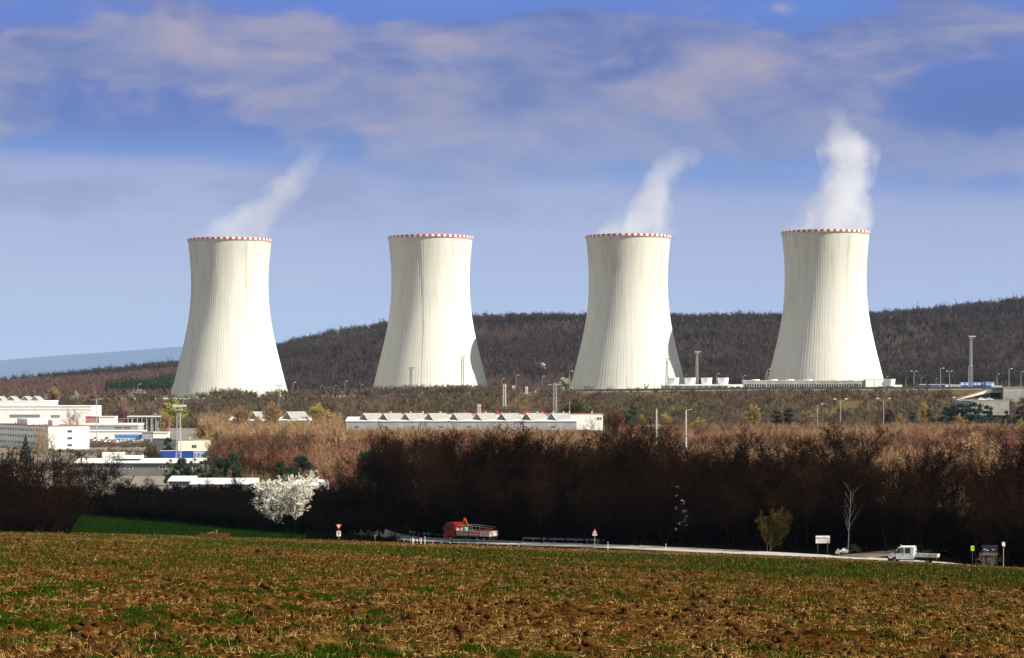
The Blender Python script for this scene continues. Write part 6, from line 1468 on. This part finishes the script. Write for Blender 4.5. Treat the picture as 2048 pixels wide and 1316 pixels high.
for k, (px, yy, lb) in enumerate(((750, 372, 'white delineator post left of the guardrail'), (1216, 330, 'short white delineator post right of the warning sign'), (1332, 326, 'tall white delineator post midway along the empty road'), (726 + 124, 352, 'white reflector post rising over the near guardrail'))):
    xx = WX(px, yy); b = thing('delineator_post', lb, 'post', (xx, yy, T(xx, yy)), 0, 'white roadside delineator posts'); MB().prism([(-.06, -.3), (.06, -.3), (.06, 1.05), (-.03, 1.12), (-.06, 1.1)], -.05, .05).build('post', S_white, b); MB().box(-.062, .062, -.055, .052, .8, .95).build('reflector_band', S_black, b)
x, y = WX(834, 347), 347; b = thing('road_barrier', 'low red and white striped barrier at the field edge before the guardrail', 'barrier', (x, y, float(plane(x, 345)))); m = MB()
for xx in (-.62, .62): m.box(xx - .07, xx + .07, -.08, .08, -.3, .72)
m.build('posts', S_white, b); m = MB()
for k in range(5): m.box(-.55 + k * .22, -.55 + (k + 1) * .22, -.03, .03, .25, .52, k % 2)
m.build('board', [S_white, S_red], b)
# white information board
x, y = WX(1645.5, 321), 321; z = T(x, y); b = thing('notice_board', 'white rectangular information board with dark lettering in front of the dark trees', 'sign', (x, y, z), R(2)); s = K * y; zt = WZ(1071.5, y) - z; zb_ = WZ(1086.5, y) - z; w2 = 14.2 * s
o = MB().box(-w2, w2, -.05, 0, zb_, zt).build('panel', S_white, b, bevel=.01)
for xx in (-w2 * .7, w2 * .7): MB().bar((xx, .08, -.5), (xx, .08, zt), .1, n=8).build('post', M_dsteel, b)
text('lettering', 'ubytovňa', .40, (-w2 * .30, -.055, zt - .30), S_black, o, sx=1.0, ext=.004); text('lettering', 'penzión', .20, (w2 * .62, -.055, zt - .32), S_black, o, ext=.004)
m = MB()
for k in range(4): m.box(-w2 * .75, w2 * (.75 - .1 * (k % 2)), -.056, -.051, zt - .54 - k * .13, zt - .515 - k * .13)
m.build('small_print', M_dsteel, o)
b = thing('yellow_sign', 'small fluorescent yellow sign in front of the dark trees at the right', 'sign', G(1945, 304)); post(b, WZ(1091, 304) - b.location.z, .03, M_dsteel); zt = WZ(1091.5, 304) - b.location.z; o = MB().box(-.22, .22, -.02, 0, zt - .66, zt).build('panel', S_yel, b); m = MB(); m.box(-.16, .16, -.026, -.021, zt - .22, zt - .17); m.box(-.16, .16, -.026, -.021, zt - .40, zt - .34); m.build('lettering', S_black, o)
Y = 303; b = thing('information_board', 'dark wide board with an orange and blue strip behind a thin shrub', 'sign', G(1980, Y)); z0 = b.location.z; s = K * Y; o = MB().box(-1.05, 1.05, -.04, 0, WZ(1112, Y) - z0, WZ(1090, Y) - z0).build('panel', mat('navy_panel', (.012, .014, .03), .6, .1, 1), b)
zc = WZ(1108, Y) - z0; m = MB(); m.box(-1.0, 1.0, -.047, -.041, zc - .16, zc + .16, 0); m.box(-.9, -.3, -.052, -.048, zc - .08, zc + .12, 1); m.box(-.1, .85, -.052, -.048, zc - .04, zc + .13, 1); m.build('colour_strip', [mat('teal_strip', (.05, .16, .22), .6, .1, 1), mat('orange_strip', (.42, .09, .02), .6, .2, 1)], o)
for k, (a, zz) in enumerate(((-.7, .62), (-.35, .5), (.45, .58))): MB().box(a - .16, a + .16, -.047, -.041, zc + zz - .03, zc + zz + .03).build('lettering', S_white, o)
for xx in (-.9, .9): MB().bar((xx, .06, -.6), (xx, .06, WZ(1090, Y) - z0), .1, n=8).build('post', M_dsteel, b)
Y = 291; b = thing('stop_sign_post', 'small white plate on a yellowish wooden post near the right edge', 'sign', G(2007, Y, -.3)); zt = WZ(1084, Y) - b.location.z; post(b, zt, .05, mat('yellow_wood', (.40, .30, .12), .8, .3, 3)); MB().prism([(-.18, zt - .5), (.22, zt - .55), (.2, zt - .1), (.12, zt), (-.2, zt - .02)], -.03, 0).build('plate', S_white, b)
b = thing('field_stake', 'thin pale stake at the field edge in front of the white van', 'stake', (WX(1802, 296), 296, float(plane(WX(1802, 296), 296)))); MB().bar((0, 0, -.3), (0, 0, 2.1), .06, .04, n=6).build('stake', M_steel, b); MB().box(-.05, .05, -.04, .04, 2.1, 2.2).build('cap', S_white, b)
# mound with a tree stump on the meadow edge
x, y = WX(428, 384), 384; z = float(plane(x, 384)); b = thing('stump_mound', 'low earth mound with a broken stump at the edge of the green meadow', 'mound', (x, y, z - .1)); n = 30; V = []; F = []
for j in range(7):
    for k in range(n): a = 6.283 * k / n; rr = 2.2 * (j / 6) * (1 + .25 * math.sin(a * 3 + 1)); V.append((rr * math.cos(a) * 1.2, rr * math.sin(a), .75 * math.cos(j / 6 * 1.57) ** 1.3 + .05 * math.sin(a * 7 + j * 2)))
for j in range(6):
    for k in range(n): F.append((j * n + k, j * n + (k + 1) % n, (j + 1) * n + (k + 1) % n, (j + 1) * n + k))
m = MB(); m.add(V, F); m.build('earth', M_clod, b); m = MB(); m.bar((.35, 0, .4), (.42, 0, 1.25), .42, .34, n=9); m.bar((-.9, 0, .55), (.1, .1, .85), .4, .3, n=8); m.build('stump', B_grey, b)
v, f = blades(np.stack([RG.uniform(-2.5, 2.5, 500), RG.uniform(-1.5, 1.5, 500), RG.uniform(.0, .3, 500)], -1), RG.uniform(.3, .7, 500), RG.uniform(.03, .06, 500), RG.random(500) * 6.28, RG.uniform(0, .8, 500), RG); o = npmesh('dry_grass', v, f, M_straw2, b); 

# ------------------------------------------------------------------ haze (one closed box round everything)
mb = MB(); mb.box(-66000, 66000, -300, 84000, -60, 1650)
me = bpy.data.meshes.new('haze'); me.from_pydata(mb.v, [], mb.f)
m = bpy.data.materials.new('haze'); m.use_nodes = True; t = NT(m.node_tree); t.n.remove(t.n['Principled BSDF'])
pv = t.node('ShaderNodeVolumePrincipled'); pv.inputs['Color'].default_value = (0.40, 0.62, 1.0, 1); pv.inputs['Density'].default_value = 0.000015
t.l.new(pv.outputs[0], t.n['Material Output'].inputs['Volume']); me.materials.append(m)
tag(link('haze', me), 'thin bluish air haze over the whole valley', 'haze', kind='stuff')
